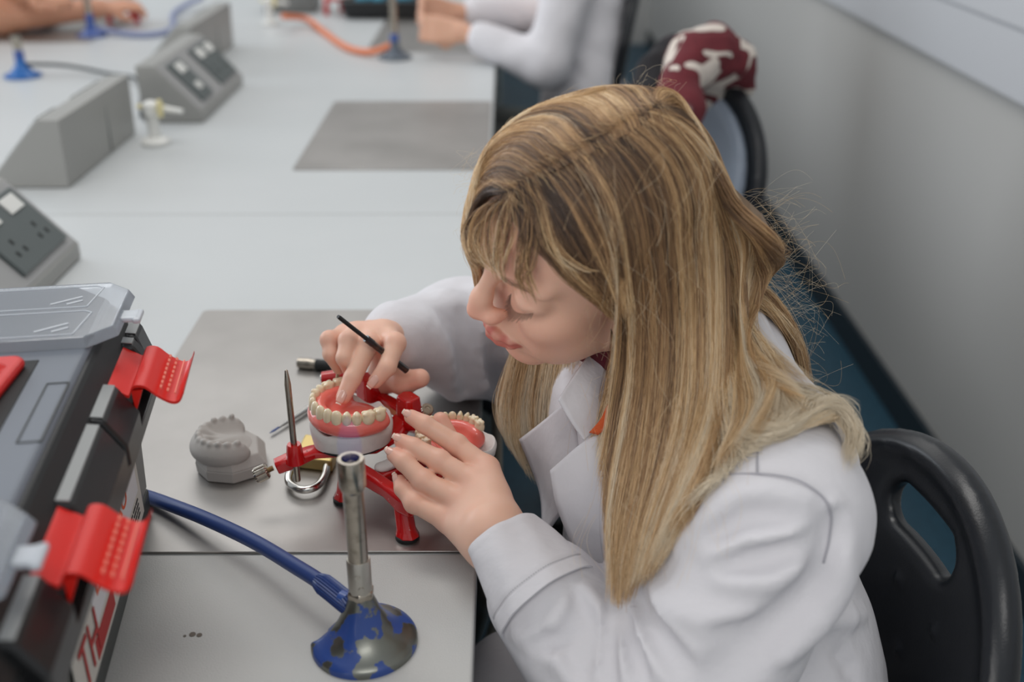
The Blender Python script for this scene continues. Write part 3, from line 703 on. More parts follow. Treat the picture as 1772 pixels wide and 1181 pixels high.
M['th'] = mat('brass_thread', rgb(170, 150, 120), .35, .9)
sp = onz(734, 722, UZ + .008); st2 = onz(743, 700, UZ + .030) - sp
thumbscrew(sp, st2, .0062, .008, .0105, art)
sp = onz(584, 655, UZ + .012); thumbscrew(sp, onz(586, 632, UZ + .03) - sp, .0045, .007, .010, art)
# upper member: long arm carrying the cast, ends in the pin block
EB = onz(478, 808, BZ + .046); PBk = onz(505, 797, BZ + .050)
b = MB(); rbox(b, [EB + (0, 0, .0), PBk, onz(540, 783, BZ + .050), onz(590, 776, BZ + .049), onz(640, 768, BZ + .050), onz(680, 748, BZ + .052), onz(700, 728, BZ + .056)], [.0065, .008, .0085, .013, .017, .013, .010], [.0065, .0065, .004, .003, .003, .005, .007])
um = build('upper_arm', b, M['red'], art, smooth=30, bevel=.001)
pin0 = onz(511, 793, BZ + .056)
build('pin_socket', MB().lathe([(.0088, -.004), (.0075, .004), (.0066, .013), (.0058, .0145), (.004, .0145)], pin0), M['red'], um, bevel=0)
build('screw_hole', MB().lathe([(.0022, 0), (.0022, .0012)], onz(528, 784, BZ + .0535)), M['black'], um)
ptop = onz(497, 638, 0) ; 
# solve pin top: straight up above the socket
hpin = None
for zz in np.linspace(.05, .2, 301):
    if proj(pin0 + (0, 0, zz))[1] <= 640: hpin = zz; break
sl = (onX(500, 640, pin0[0] + (0)) * 0)
build('incisal_pin', MB().lathe([(.0026, -.024), (.0029, -.023), (.0029, 0), (.0029, hpin - .014), (.0027, hpin - .012), (.0014, hpin - .001), (.0004, hpin)], pin0, n=24), M['nickel'], art)
ts_ = EB - PBk; ts_ /= np.linalg.norm(ts_)
thumbscrew(EB + ts_ * .003, ts_ + np.array([0, 0, -.08]), .0072, .0125, .005, art)
# first cast, with denture
o_ = onz(606, 772, BZ + .054)
exx = onz(672, 757, BZ + .054) - onz(545, 772, BZ + .054); exx[2] = 0; exx /= np.linalg.norm(exx)
def cast_axes(ang): 
    c, s = math.cos(ang), math.sin(ang); return np.array([c, s, 0]), np.array([-s, c, 0])
# the arch opens away to the right: front of the arch points left-near
ANG = math.radians(128)
ex1, ey1 = cast_axes(ANG)           # ey1 = direction of the front teeth
tl_ = np.array([0, 0, 1.0]); 
arch_c = onz(608, 695, BZ + .092)
def plaster_base(name, c, ex, ey, z0, z1, rx, ry, m, par, lip=0.004, skew=0.0, n=64, seed=1):
    G = []; r_ = np.random.default_rng(seed)
    th_ = np.linspace(0, 2 * math.pi, n, endpoint=False)
    nz = 9
    for i in range(nz):
        f = i / (nz - 1); row = []
        for t in th_:
            sx = math.sin(t); cy_ = math.cos(t)
            rr = 1 + .035 * math.sin(3 * t + 1) + .02 * math.sin(5 * t + seed) - .10 * max(0, -cy_) ** 4
            bul = .93 + .07 * math.sin(min(1, f * 1.25) * math.pi / 2) - .05 * max(0, (f - .8) / .2)
            z = z0 + (z1 + lip * math.sin(4 * t + .6) + lip * .6 * math.sin(7 * t) - z0) * f
            p = c + ex * rx * sx * rr * bul + ey * ry * cy_ * rr * bul; row.append((p[0], p[1], z))
        G.append(row)
    top = np.array(G[-1]); cen = np.array([c[0], c[1], z1 - .004])
    for q in (.96, .9, .5): G.append([tuple(cen + (v - cen) * q - np.array([0, 0, .002 * (q < .95)])) for v in top])
    return build(name, MB().loft(G, True, True), m, par, smooth=50)
cc = onz(600, 770, BZ + .054); 
cA = arch_c.copy()
cb = np.array([cA[0] + .000, cA[1] + .0, 0])
cst = thing('plaster_cast', (cb[0], cb[1], BZ + .054), 'white plaster cast with pink wax and a full row of ivory teeth, under the fingertip', 'dental cast')
plaster_base('plaster_base', cb, ex1, ey1, BZ + .0545, BZ + .077, .0355, .0385, M['plaster'], cst)
build('black_edge', MB().loft([[tuple(cb + ex1 * .0335 * math.sin(t) + ey1 * .0363 * math.cos(t) + np.array([0, 0, z])) for t in np.linspace(0, 2 * math.pi, 48, endpoint=False)] for z in (BZ + .0538, BZ + .0552)], True, True), M['black'], cst)
tilt = np.array([0, 0, 1.0]) - .06 * ey1; tilt /= np.linalg.norm(tilt)
denture(cst, np.array([cA[0], cA[1], BZ + .079]) - ey1 * .013, ex1, ey1 - (ey1 @ tilt) * tilt, tilt, wd=.062, ln=.047, up=.013)
# second cast on the far side of the articulator
c2 = onz(772, 735, BZ + .080)
cs2 = thing('plaster_cast', (c2[0], c2[1], BZ + .054), 'second cast with pink wax and teeth, half hidden behind the left index finger', 'dental cast')
ex2, ey2 = cast_axes(math.radians(35))
plaster_base('plaster_base', c2 + ex2 * .012 - ey2 * .004 + (0, 0, -c2[2]), ex2, ey2, BZ + .044, BZ + .058, .033, .029, M['plaster'], cs2, seed=3, lip=.0015)
denture(cs2, np.array([c2[0], c2[1], BZ + .060]) - ey2 * .016, ex2, ey2, (0, 0, 1), wd=.052, ln=.038, up=.016, scale=.92)

# ------------------------------------------------------------------ grey stone cast on the sheet
g0 = onz(398, 820, fz)
gc = thing('stone_cast', g0, 'loose grey stone cast of a lower jaw lying on the steel sheet', 'dental cast')
ang = math.radians(150); exg, eyg = cast_axes(ang)
def gl(px, py, z): return onz(px, py, fz + z)[:2]
poly = [gl(338, 803, .010), gl(357, 820, .010), gl(403, 824, .010), gl(463, 806, .010), gl(459, 768, .010), gl(420, 748, .010), gl(362, 762, .010), gl(342, 782, .010)]
def scl(P, q): c = np.mean(P, axis=0); return [tuple(c + (p - c) * q) for p in P]
build('base', MB().prism(scl(poly, .97), fz, fz + .012, top=scl(poly, 1.0)).prism(scl(poly, .99), fz + .012, fz + .022, top=scl(poly, .80)), M['stone'], gc, smooth=None, bevel=.0012)
cg = np.array([*np.mean(poly, axis=0), fz + .022]); s = SDF(); front = np.array([-.86, .0, 0]) + np.array([0, -.35, 0]); front /= np.linalg.norm(front); sid = np.array([-front[1], front[0], 0])
Cg = arch_curve(40, .05, .040)
wg = lambda x, y, z: cg + sid * x + front * (y - .014) + np.array([0, 0, z])
for i in range(0, 38, 2): s.seg(wg(*Cg[i], .002), wg(*Cg[i + 2], .002), .0075, k=.006); s.seg(wg(*Cg[i], .009), wg(*Cg[i + 2], .009), .0038, k=.004)
r_ = np.random.default_rng(4)
for i in range(1, 39, 3): s.ell(wg(Cg[i][0], Cg[i][1], .0145 + .002 * r_.random()), (.0026, .0028, .0022), k=.004)
for a_ in (-.5, 0, .5): s.seg(wg(0, .004, .001), wg(math.sin(a_) * .024, .03, .012), .002, k=.006)
s.ell(wg(0, .01, -.002), (.022, .022, .006), k=.01)
build('jaw_impression', relax(snet(s, cg - (.045, .045, .012), cg + (.045, .045, .026), .0011), 1), M['stone'], gc, smooth=180)

# ------------------------------------------------------------------ padlock and hand tools
lk = onz(548, 795, fz); pl = thing('padlock', lk, 'brass padlock with a steel shackle lying under the articulator arm', 'padlock')
a0, a1, a2_, a3 = onz(508, 792, fz + .012), onz(574, 800, fz + .012), onz(590, 762, fz + .012), onz(528, 752, fz + .012)
build('lock_body', MB().prism([tuple(q[:2]) for q in (a0, a1, a2_, a3)], fz, fz + .013), M['brass'], pl, smooth=None, bevel=.002, seg=3)
build('shackle', MB().tube(cr([onz(566, 800, fz + .007), onz(562, 822, fz + .007), onz(548, 842, fz + .007), onz(523, 848, fz + .007), onz(502, 838, fz + .007), onz(500, 822, fz + .007), onz(512, 800, fz + .007)], 60), .0037, 16), M['chrome'], pl, smooth=180)
p0, p1_ = onz(467, 750, fz + .003), onz(540, 703, fz + .004); tv = p1_ - p0
t = thing('wax_knife', p0, 'slim steel probe with a blue tip lying behind the incisal pin', 'dental tool')
build('shaft', MB().tube([p0 + tv * .2, p0 + tv * .45, p0 + tv * .9, p0 + tv * 1.6], [.0012, .0022, .003, .003], 12), M['chrome'], t)
build('blade', MB().tube([p0, p0 + tv * .08, p0 + tv * .24], [.0006, .0019, .0014], 10, flat=.4), M['bluehose'], t)
p0, p1_ = onz(516, 628, fz + .006), onz(560, 632, fz + .006); tv = p1_ - p0
t = thing('hand_tool', p0, 'short metal tool with a black grip lying behind the right hand', 'dental tool')
build('metal_end', MB().tube([p0, p0 + tv * .45, p0 + tv * .7], [.0058, .0064, .005], 20), M['nickel'], t)
build('grip', MB().tube([p0 + tv * .7, p0 + tv * 1.6], [.0062, .0062], 20), M['black'], t)
wq = onz(668, 770, BZ + .05); single('wire', MB().tube([onz(652, 762, BZ + .05), onz(690, 788, BZ + .046)], .0009, 8), M['brass'], 'short thin brass wire between the red arm and the ring finger', 'wire')
# ================================================================== the woman
HR = np.array([[-0.907, 0.417, -0.067], [-0.337, -0.810, -0.480], [-0.254, -0.413, 0.875]])   # columns: face forward, her left, up
_u, _s, _v = np.linalg.svd(HR); HR = _u @ _v
HT = np.array([0.073, 0.792, 1.040])
def hw(x, y, z): return HT + HR @ np.array([x, y, z], float)     # head (mm/1000) to world
def W2H(P): return (np.asarray(P, float) - HT) @ HR
mm = lambda *a: tuple(v / 1000 for v in a)
def lipU(q): return [(99, 3 * q, -44.5), (96.5, 10 * q, -45), (89.5, 19 * q, -48), (84.5, 25 * q, -51)]
def lipL(q): return [(97.5, 0 * q, -54.5), (95, 9 * q, -54.5), (88.5, 18 * q, -53.5), (84.5, 24 * q, -51.8)]
def head_local():
    s = SDF()
    s.ell(mm(-6, 0, 46), mm(86, 69, 79), k=.001)
    s.ell(mm(26, 0, 52), mm(60, 60, 54), k=.02)
    s.ell(mm(36, 0, -12), mm(46, 54, 66), k=.02)
    for q in (1, -1):
        s.seg(mm(4, 46 * q, -46), mm(64, 14 * q, -79), .013, .013, k=.024)
        s.ell(mm(60, 34 * q, -14), mm(24, 21, 20), k=.014)
        s.ell(mm(48, 30 * q, -44), mm(32, 22, 30), k=.018)
    s.ell(mm(73, 0, -79), mm(14, 19, 13), k=.016)
    s.ell(mm(70, 0, -46), mm(24, 26, 26), k=.014)
    s.ell(mm(84, 0, 40), mm(10, 22, 8), k=.012)
    for q in (1, -1): s.seg(mm(85, 12 * q, 36), mm(70, 46 * q, 36), .0055, .0050, k=.016)
    for q in (1, -1):
        s.ell(mm(95, 29 * q, 19), mm(14, 14, 9), k=.014, op='x')
    for q in (1, -1): s.ell(mm(71.5, 31 * q, 15), mm(14.0, 16, 13.0), k=.008)
    # nose
    s.seg(mm(87, 0, 28), mm(103, 0, -4), .0060, .0072, k=.011)
    s.seg(mm(102, 0, -3), mm(107, 0, -15), .0078, .0088, k=.007)
    for q in (1, -1):
        s.ell(mm(97.5, 13 * q, -16.5), mm(9.5, 5.6, 6.4), k=.009)
        s.ell(mm(101, 6.5 * q, -25.5), mm(5, 3.0, 3.6), k=.003, op='x')
        s.seg(mm(93, 19.5 * q, -15), mm(88, 20.5 * q, -22), .0016, .0010, k=.004, op='x')
    s.seg(mm(100, 0, -25), mm(97, 0, -36), .0030, .004, k=.006)
    # lips
    for q in (1, -1):
        s.chain([mm(*p) for p in lipU(q)], [.0042, .0042, .0034, .0018], k=.0034)
        s.chain([mm(*p) for p in lipL(q)], [.0054, .0050, .0038, .0018], k=.0034)
        s.chain([mm(104.5, 0, -48.8), mm(101, 10 * q, -49.0), mm(92, 20 * q, -50.2), mm(85.5, 26 * q, -51.5)], [.0012, .0012, .0011, .0010], k=.0020, op='x')
        s.ell(mm(87, 30 * q, -53), mm(4, 3, 5), k=.008, op='x')
    s.seg(mm(101, -10, -66), mm(101, 10, -66), .0050, k=.010, op='x')
    for q in (1, -1):   # closed lids: upper lid bulge, lash line, crease
        E = [mm(84.6, 19 * q, 12.5), mm(87.4, 25 * q, 9.6), mm(87.0, 32 * q, 8.0), mm(83.6, 39 * q, 11.0), mm(77.8, 45 * q, 15)]
        s.chain(E, [.0005, .0007, .0007, .0007, .0004], k=.0018, op='x')
        Cc = [mm(84.5, 20 * q, 22), mm(86.5, 27 * q, 24), mm(84.6, 35 * q, 23.5), mm(79, 43 * q, 20)]
        s.chain(Cc, [.0010, .0014, .0014, .0008], k=.003, op='x')
        s.ell(mm(-4, 71 * q, -4), mm(17, 7, 29), k=.005)   # ears
        s.ell(mm(-1, 77 * q, -2), mm(10, 5, 19), k=.004, op='x')
    return s
HS = head_local()
NK = SDF(); 
C7 = np.array([.165, .805, .930])
def head_sdf(P):
    P = np.asarray(P, np.float32); L = ((P - HT) @ HR).astype(np.float32)
    d = HS(L); n1 = seg_d(P, hw(-.022, 0, -.045), C7, .050, .058)
    return smin(d, n1, .02)
LSH, RSH = np.array([.195, .640, .888]), np.array([.105, .950, .905])
LEL, LWR = np.array([.118, .585, .715]), onY(862, 930, .700)
REL, RWR = np.array([.030, 1.120, .80]), onY(700, 582, .955)
# --- hands, each a smooth union of bones read off the photograph
def hand(J, wrist, elbow, palm_extra, thumb, rad, tipnail=None, up=None):
    s = SDF(); W_ = wrist
    s.seg(elbow, W_, .038, .0262, k=.001)
    mc = [f[0] for f in J]
    n = np.cross(mc[0] - W_, mc[-1] - W_); n /= np.linalg.norm(n)
    across = mc[-1] - mc[0]; across = across / np.linalg.norm(across)
    for i, m_ in enumerate(mc):
        w0 = W_ + across * (-.015 + .010 * i)
        s.seg(w0, m_, .0140, .0116 if i < 3 else .0105, k=.010)
    s.seg((mc[0] + W_) / 2, (mc[-1] + W_) / 2, .0135, .0125, k=.010)
    for f, r in zip(J, rad):
        s.seg(f[0], f[1], r * 1.14, r * .96, k=.0045); s.seg(f[1], f[2], r * 1.0, r * .86, k=.0025); s.seg(f[2], f[3], r * .90, r * .72, k=.0025)
        s.ell(f[1], (r * 1.06,) * 3, k=.003)
    s.chain(thumb[0], thumb[1], k=.006)
    for a in palm_extra: s.seg(*a[:4], k=.012)
    return s
def PY(L): return [onY(*q) for q in L]
Lw = onY(852, 922, .700)
LJ = [PY([(842, 812, .766), (790, 770, .784), (735, 735, .792), (712, 722, .797)]),
      PY([(820, 836, .750), (760, 798, .766), (715, 774, .776), (695, 764, .780)]),
      PY([(796, 868, .738), (733, 833, .752), (698, 799, .764), (682, 788, .770)]),
      PY([(776, 902, .728), (717, 871, .742), (697, 846, .754), (692, 834, .760)])]
LTH = ([onY(840, 890, .735), onY(815, 830, .790), onY(785, 775, .825), onY(762, 728, .838)], [.0145, .0115, .0100, .0078])
SL = hand(LJ, Lw, LEL, [], LTH, [.0090, .0092, .0090, .0083])
Rw = RWR
RJ = [PY([(664, 580, .912), (684, 594, .884), (670, 636, .862), (650, 660, .856)]),
      PY([(640, 580, .914), (638, 596, .886), (610, 655, .858), (594, 688, .846)]),
      PY([(618, 578, .916), (603, 590, .886), (596, 620, .872), (606, 644, .880)]),
      PY([(597, 580, .920), (570, 588, .896), (572, 614, .886), (586, 638, .890)])]
RTH = ([onY(672, 600, .940), onY(664, 655, .915), onY(698, 662, .895), onY(727, 655, .888)], [.015, .0130, .0115, .0092])
SR = hand(RJ, Rw, REL, [(RJ[0][0], RTH[0][1], .012, .011)], RTH, [.0094, .0094, .0088, .0080])
def nailframe(f, cam_up=None):
    t = f[3] - f[2]; t /= np.linalg.norm(t); return t
SKIN = np.array(rgb(232, 188, 165)); PINK = np.array(rgb(228, 140, 122)); LIP = np.array(rgb(196, 108, 98))
def blobs(V, pts, col, base):
    c = base.copy()
    for p, r, a in pts:
        w = a * np.exp(-((V - p) ** 2).sum(1) / (r * r)); c = c * (1 - w[:, None]) + col * w[:, None]
    return c
m_sk = mat('skin', rgb(214, 170, 150), .46, sss=.22, attr='Col', bump=(900, .08, .0004), spec=.4)
woman = thing('person', (.2, .78, .45), 'woman with long streaked blonde hair in a white lab coat, bent over the articulator', 'person')
# head and neck
hm = snet(head_sdf, HT - .16, HT + .165, .0017)
L = W2H(hm.V); ay = np.abs(L[:, 1]); cH = np.tile(SKIN * np.array([1, .98, .97]), (len(L), 1))
cH = blobs(L, [(np.array(mm(66, 38, -22)), .022, .30), (np.array(mm(66, -38, -22)), .022, .3), (np.array(mm(112, 0, -14)), .014, .38), (np.array(mm(100, 16, -20)), .009, .5), (np.array(mm(78, 8, -82)), .018, .25), (np.array(mm(84, 20, 60)), .03, .25)], PINK, cH)
lipc = np.full(len(L), 9.)
for q in (1, -1):
    for ch, rr in ((lipU(q), [.0050, .0050, .0042, .0026]), (lipL(q), [.0068, .0064, .0048, .0026])):
        for i in range(3): lipc = np.minimum(lipc, seg_d(L.astype(np.float32), mm(*ch[i]), mm(*ch[i + 1]), rr[i], rr[i + 1]))
w = np.clip(.5 - lipc / .0016, 0, 1)[:, None] * .95; cH = cH * (1 - w) + LIP * w
sc_ = (ell_d(L.astype(np.float32), mm(-12, 0, 58), mm(96, 76, 84)) < .004) & (L[:, 2] > .02 - .3 * L[:, 0] + .06 * (L[:, 0] > 0)) & (L[:, 2] + L[:, 0] * .9 > -1)
HM = hm
# torso core, low resolution, hidden by the coat
core = SDF()
PEL, BEL, CHE = np.array([.215, .770, .50]), np.array([.175, .775, .68]), np.array([.155, .795, .83])
SAX = (RSH - LSH) / np.linalg.norm(RSH - LSH); TF = np.cross(SAX, (0, 0, 1)); TF /= np.linalg.norm(TF)
if TF[0] > 0: TF = -TF
for q in (-1, 1):
    core.seg(PEL + SAX * .06 * q, BEL + SAX * .04 * q, .10, .085, k=.05); core.seg(BEL + SAX * .04 * q, CHE + SAX * .06 * q, .085, .085, k=.05)
core.seg(LSH, RSH, .045, .045, k=.05); core.seg(CHE, C7, .06, .05, k=.05)
core.seg(LSH, LEL, .040, .036, k=.02); core.seg(RSH, REL, .040, .036, k=.02)
core.seg(LEL, LWR, .034, .026, k=.01); core.seg(REL, RWR, .034, .026, k=.01)
for q, yk in ((-1, .64), (1, .79)):
    core.seg(PEL + SAX * .09 * q, (-.16, yk, .505), .08, .06, k=.03); core.seg((-.16, yk, .505), (-.13, yk, .10), .055, .04, k=.02); core.seg((-.12, yk, .06), (-.26, yk - .01, .035), .038, .03, k=.02)
def handmesh(S, J, T, w, h=.00115):
    pts = np.array([p for f in J for p in f] + list(T[0]) + [w]); return snet(S, pts.min(0) - .03, pts.max(0) + .03, h)
mL = handmesh(SL, LJ, LTH, LWR + (LEL - LWR) * .3); mR = handmesh(SR, RJ, RTH, RWR + (REL - RWR) * .3)
def handcol(m_, J, T):
    V = m_.V; c = np.tile(SKIN, (len(V), 1)); P = []
    for f in J: P += [(f[0], .012, .30), (f[1], .009, .38), (f[2], .007, .22), (f[3], .010, .42)]
    P += [(T[0][3], .012, .4), (T[0][2], .01, .3)]
    return blobs(V, P, PINK, c)
mc_ = snet(core, (-.34, .5, .0), (.36, 1.2, .98), .012)
cc_ = np.tile(SKIN, (len(mc_.V), 1))
body = build('body', join([relax(hm, 1), relax(mL, 1), relax(mR, 1), mc_]), m_sk, woman, smooth=180, colors=np.concatenate([cH, handcol(mL, LJ, LTH), handcol(mR, RJ, RTH), cc_]))
# nails
m_nl = mat('fingernail', rgb(228, 178, 162), .22, coat=.4, sss=.1); m_nw = mat('nail_tip', rgb(234, 212, 196), .3)
def nail(f, r, out, ln=.0062, S=None):
    t = f[3] - f[2]; t /= np.linalg.norm(t); o = out - (out @ t) * t; o /= np.linalg.norm(o); sd = np.cross(t, o)
    c = f[3] + t * r * .15; G = []
    for u in np.linspace(-1, 1.0, 9):
        row = []
        for v in np.linspace(-1, 1, 9):
            wd = r * .66 * math.sqrt(max(0.05, 1 - (abs(u) ** 5) * .55)); a = v * .85
            rr = r * (.90 - .10 * (u > .3) * u)
            row.append(c + t * u * ln + sd * math.sin(a) * wd * 1.15 + o * (rr * (.30 + .72 * math.cos(a)) * 1.13))
        G.append(row)
    nb_ = build('fingernail', MB().loft(G), m_nl, body, smooth=180); md = nb_.modifiers.new('thick', 'SOLIDIFY'); md.thickness = .0006; md.offset = -1
    build('nail_edge', MB().loft([[q + t * e * .0012 for q in G[-1]] for e in (0, 1)]), m_nw, nb_, smooth=180)
tocam = CAM - LJ[1][3]; tocam /= np.linalg.norm(tocam)
for f, r, o in zip(LJ, [.0082, .0084, .0082, .0076], ((-.25, -.55, .75), (-.45, -.35, .8), (-.5, -.3, .8), (-.7, -.2, .65))): nail(f, r * .76, np.array(o))
nail(RJ[1], .0094 * .76, np.array([-.1, -.75, .55])); nail(RJ[0], .0094 * .76, np.array([-.25, -.8, .35]))
# scalp, lashes, brow
m_lash = mat('lash_brown', rgb(52, 38, 32), .7)
def lash_set(q):
    E = [mm(84.6, 19 * q, 12.0), mm(88.0, 25 * q, 9.2), mm(87.8, 32 * q, 7.6), mm(84.4, 39 * q, 10.6), mm(78.6, 45 * q, 14.6)]
    C_ = cr(E, 30); b = MB(); r_ = np.random.default_rng(3)
    for i, p in enumerate(C_):
        out = np.array([.75, q * (.25 + .5 * (i / 29 - .3)), -.62]); out /= np.linalg.norm(out); ln = .0100 * (.6 + .4 * math.sin(i / 29 * 3.1)) * (.8 + .4 * r_.random())
        P = [hw(*(p + out * ln * t + np.array([0, 0, 1]) * ln * .35 * t * t)) for t in (0, .35, .7, 1)]
        b.tube(P, [.00026, .00024, .00018, .00005], 5)
    return b
b = lash_set(1); label_part(build('eyelashes', b, m_lash, body, smooth=180), 'dark lashes of her left eye, lowered'); build('eyelashes', lash_set(-1), m_lash, body, smooth=180)
m_brow = mat('brow_brown', rgb(128, 98, 76), .8)
for q in (1, -1):
    b = MB(); r_ = np.random.default_rng(5)
    for i in range(60):
        f = i / 59; p = np.array(cr([mm(93, 12 * q, 35), mm(92, 22 * q, 40), mm(86, 34 * q, 41), mm(74, 46 * q, 37)], 60)[i]) + np.array([0, 0, (r_.random() - .5) * .006 * (1 - f * .6)])
        d_ = np.array([-.35 * f, q * .8, .35 - f * .7]); d_ /= np.linalg.norm(d_); b.tube([hw(*p), hw(*(p + d_ * .004 + [-.0004, 0, 0])), hw(*(p + d_ * .0075 + [-.0012, 0, 0]))], [.00016, .00014, .00004], 4)
    build('eyebrow', b, m_brow, body, smooth=180)

# ------------------------------------------------------------------ lab coat
def coat_base():
    s = SDF()
    PELc = PEL + (.026, -.01, -.02); BELc = BEL + (.014, -.005, 0)
    for q in (-1, 1):
        s.seg(PELc + SAX * .075 * q, BELc + SAX * .062 * q, .120, .103, k=.06)
        s.seg(BELc + SAX * .062 * q, CHE + SAX * .072 * q + (.008, 0, 0), .103, .092, k=.06)
        s.seg(CHE + SAX * .072 * q, CHE + SAX * .07 * q + (.03, 0, .06), .09, .062, k=.05)
    s.seg(LSH + (.004, 0, 0), RSH, .060, .058, k=.06)
    s.seg(LSH * .5 + RSH * .5 + (.02, 0, .0), C7 + (.012, .0, .012), .066, .052, k=.05)
    return s
CB = coat_base()
LS = SDF(); LS.seg(LSH, LEL + (0, 0, .01), .064, .066, k=.03); LS.seg(LEL, LEL * .30 + LWR * .70, .066, .047, k=.03)
for p_, r_ in (((-.02, .0, .0), .02),): pass
RS = SDF(); RS.seg(RSH, REL, .062, .066, k=.03); RS.seg(REL, REL * .42 + RWR * .58, .066, .062, k=.03); RS.seg(REL * .42 + RWR * .58, RWR + (REL - RWR) * -.04, .060, .036, k=.02)
skirt = SDF()
for q, yk in ((-1, .64), (1, .79)): skirt.seg(PEL + SAX * .09 * q + (0, 0, -.01), np.array([.02, yk, .545]), .10, .085, k=.04)
FOLD = []
def coat_sdf(P):
    P = np.asarray(P, np.float32)
    d = CB(P); d = smin(d, LS(P), .022); d = smin(d, RS(P), .022); d = smin(d, skirt(P), .05)
    for k_, (S_, op, kk) in enumerate(FOLD):
        e = S_(P); d = smin(d, e, kk) if op == 'u' else smax(d, -e, kk)
    return d
def _cb0(P):
    P = np.asarray(P, np.float32); return smin(smin(smin(CB(P), LS(P), .022), RS(P), .022), skirt(P), .05)
def strokes(lst, op, depth, kk, width):
    """fold lines given in photograph pixels, dropped onto the coat's surface"""
    S_ = SDF()
    for pts in lst:
        n = max(3, int(sum(math.dist(pts[i], pts[i + 1]) for i in range(len(pts) - 1)) / 18)); px = cr(np.array(pts, float), n)
        P, hit = marchN(px, _cb0, 0.0)
        D = FW + RT * ((px[:, :1] - CX) / FPX) + UP * ((CY - px[:, 1:]) / FPX); D /= np.linalg.norm(D, axis=1)[:, None]
        P = P[hit]; D = D[hit]
        if len(P) > 4:
            tt_ = np.linalg.norm(P - CAM, axis=1)
            for _ in range(4): tt_[1:-1] = .25 * tt_[:-2] + .5 * tt_[1:-1] + .25 * tt_[2:]
            P = CAM + D * tt_[:, None]
        if len(P) < 2: continue
        e = np.sin(np.linspace(0.12, math.pi - .12, len(P))) ** .6
        r = width * (.35 + .65 * e)
        sink = (r - depth * e) if op == 'u' else -(r - depth * e)
        Q = P + D * sink[:, None]
        for i in range(len(Q) - 1): S_.seg(Q[i], Q[i + 1], r[i], r[i + 1], k=.002)
    if S_.L: FOLD.append((S_, op, kk))
RIDGE = [  # near sleeve and back
    [(1215, 905), (1260, 870), (1330, 850), (1390, 862)], [(1230, 960), (1300, 930), (1380, 935)], [(1110, 1010), (1180, 1060), (1260, 1080), (1350, 1060)],
    [(1090, 1040), (1120, 1110), (1160, 1181)], [(1060, 1050), (1075, 1110), (1085, 1181)], [(1440, 880), (1420, 960), (1380, 1060), (1330, 1140)],
    [(1440, 1075), (1490, 1062), (1535, 1065)], [(1290, 520), (1330, 600), (1400, 690)],
    [(980, 1040), (960, 1110), (985, 1170)], [(1250, 1000), (1330, 1000), (1400, 965)], [(900, 1100), (960, 1120), (1010, 1181)]]
VALE = [[(1100, 1035), (1135, 1100), (1185, 1170)], [(1075, 1060), (1095, 1120), (1110, 1181)], [(1240, 1100), (1320, 1095), (1390, 1040)], [(1425, 1090), (1455, 1130), (1485, 1181)],
        [(1255, 985), (1330, 965), (1410, 940)], [(1000, 1060), (985, 1110), (1010, 1181)], [(1235, 930), (1290, 900), (1370, 900)], [(1455, 900), (1440, 990), (1400, 1050)], [(1060, 1060), (1050, 1120), (1060, 1181)]]
FR = [[(775, 520), (800, 560), (810, 640)], [(735, 560), (770, 600), (790, 680)], [(830, 560), (840, 620), (870, 690)], [(850, 500), (838, 530), (850, 580)]]
FV = [[(775, 545), (800, 590), (812, 680)], [(800, 545), (822, 610), (840, 690)], [(845, 590), (860, 640), (880, 690)]]
RIDGE += [[(1010, 1020), (1035, 1080), (1030, 1150)], [(930, 1090), (985, 1080), (1030, 1060)], [(1130, 1020), (1155, 1080), (1210, 1150)], [(1180, 940), (1230, 900), (1290, 885)]]
VALE += [[(1000, 1035), (1018, 1090), (1012, 1160)], [(925, 1120), (985, 1105), (1030, 1085)], [(1115, 1030), (1145, 1100), (1200, 1175)]]
strokes(RIDGE, 'u', .0048, .010, .009); strokes(VALE, 'x', .0062, .009, .008)
strokes(FR, 'u', .0050, .020, .016); strokes(FV, 'x', .0055, .016, .011)
strokes([[(1440, 915), (1432, 990), (1395, 1050), (1335, 1105), (1275, 1150), (1235, 1195)]], 'x', .010, .018, .012)
strokes([[(1460, 960), (1452, 1010), (1420, 1070), (1360, 1130)]], 'u', .004, .014, .010)
SEAM = [[(1180, 850), (1225, 828), (1300, 820), (1370, 828), (1415, 852), (1437, 885), (1435, 930), (1425, 975)], [(1310, 820), (1312, 780), (1330, 730)]]
# neck opening, V at the front, open cuff on the right sleeve
OPN = SDF(); nb0 = hw(-.02, 0, -.06); OPN.seg(hw(.03, 0, -.10) + (0, 0, .0), C7 + (-.02, 0, -.02), .050, .050)
OPN.seg(C7 + TF * .07 + (0, 0, -.02), CHE + TF * .13 + (0, 0, .05), .040, .014, k=.02)
def coat_final(P):
    P = np.asarray(P, np.float32); d = coat_sdf(P)
    d = d + .0011 * noise3(P, 42, 3).astype(np.float32) + .0005 * noise3(P, 110, 8).astype(np.float32)
    d = smax(d, -OPN(P), .010)
    return d
cm = snet(coat_final, (-.16, .47, .40), (.36, 1.24, 1.02), .0034)
m_coat = mat('white_cotton', rgb(219, 217, 221), .85, bump=(45, .28, .006, (1, 1.6, .8)), spec=.25)
coat = build('lab_coat', relax(cm, 1), m_coat, woman, smooth=180)
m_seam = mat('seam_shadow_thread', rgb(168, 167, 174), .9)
for sm in SEAM + [[(1262, 500), (1300, 560), (1350, 640)]]:
    px = cr(np.array(sm, float), 40); P_, h_ = marchN(px, coat_sdf, 0.0003)
    if h_.sum() > 4: build('seam', MB().tube(P_[h_], .0007, 6), m_seam, coat, smooth=180)
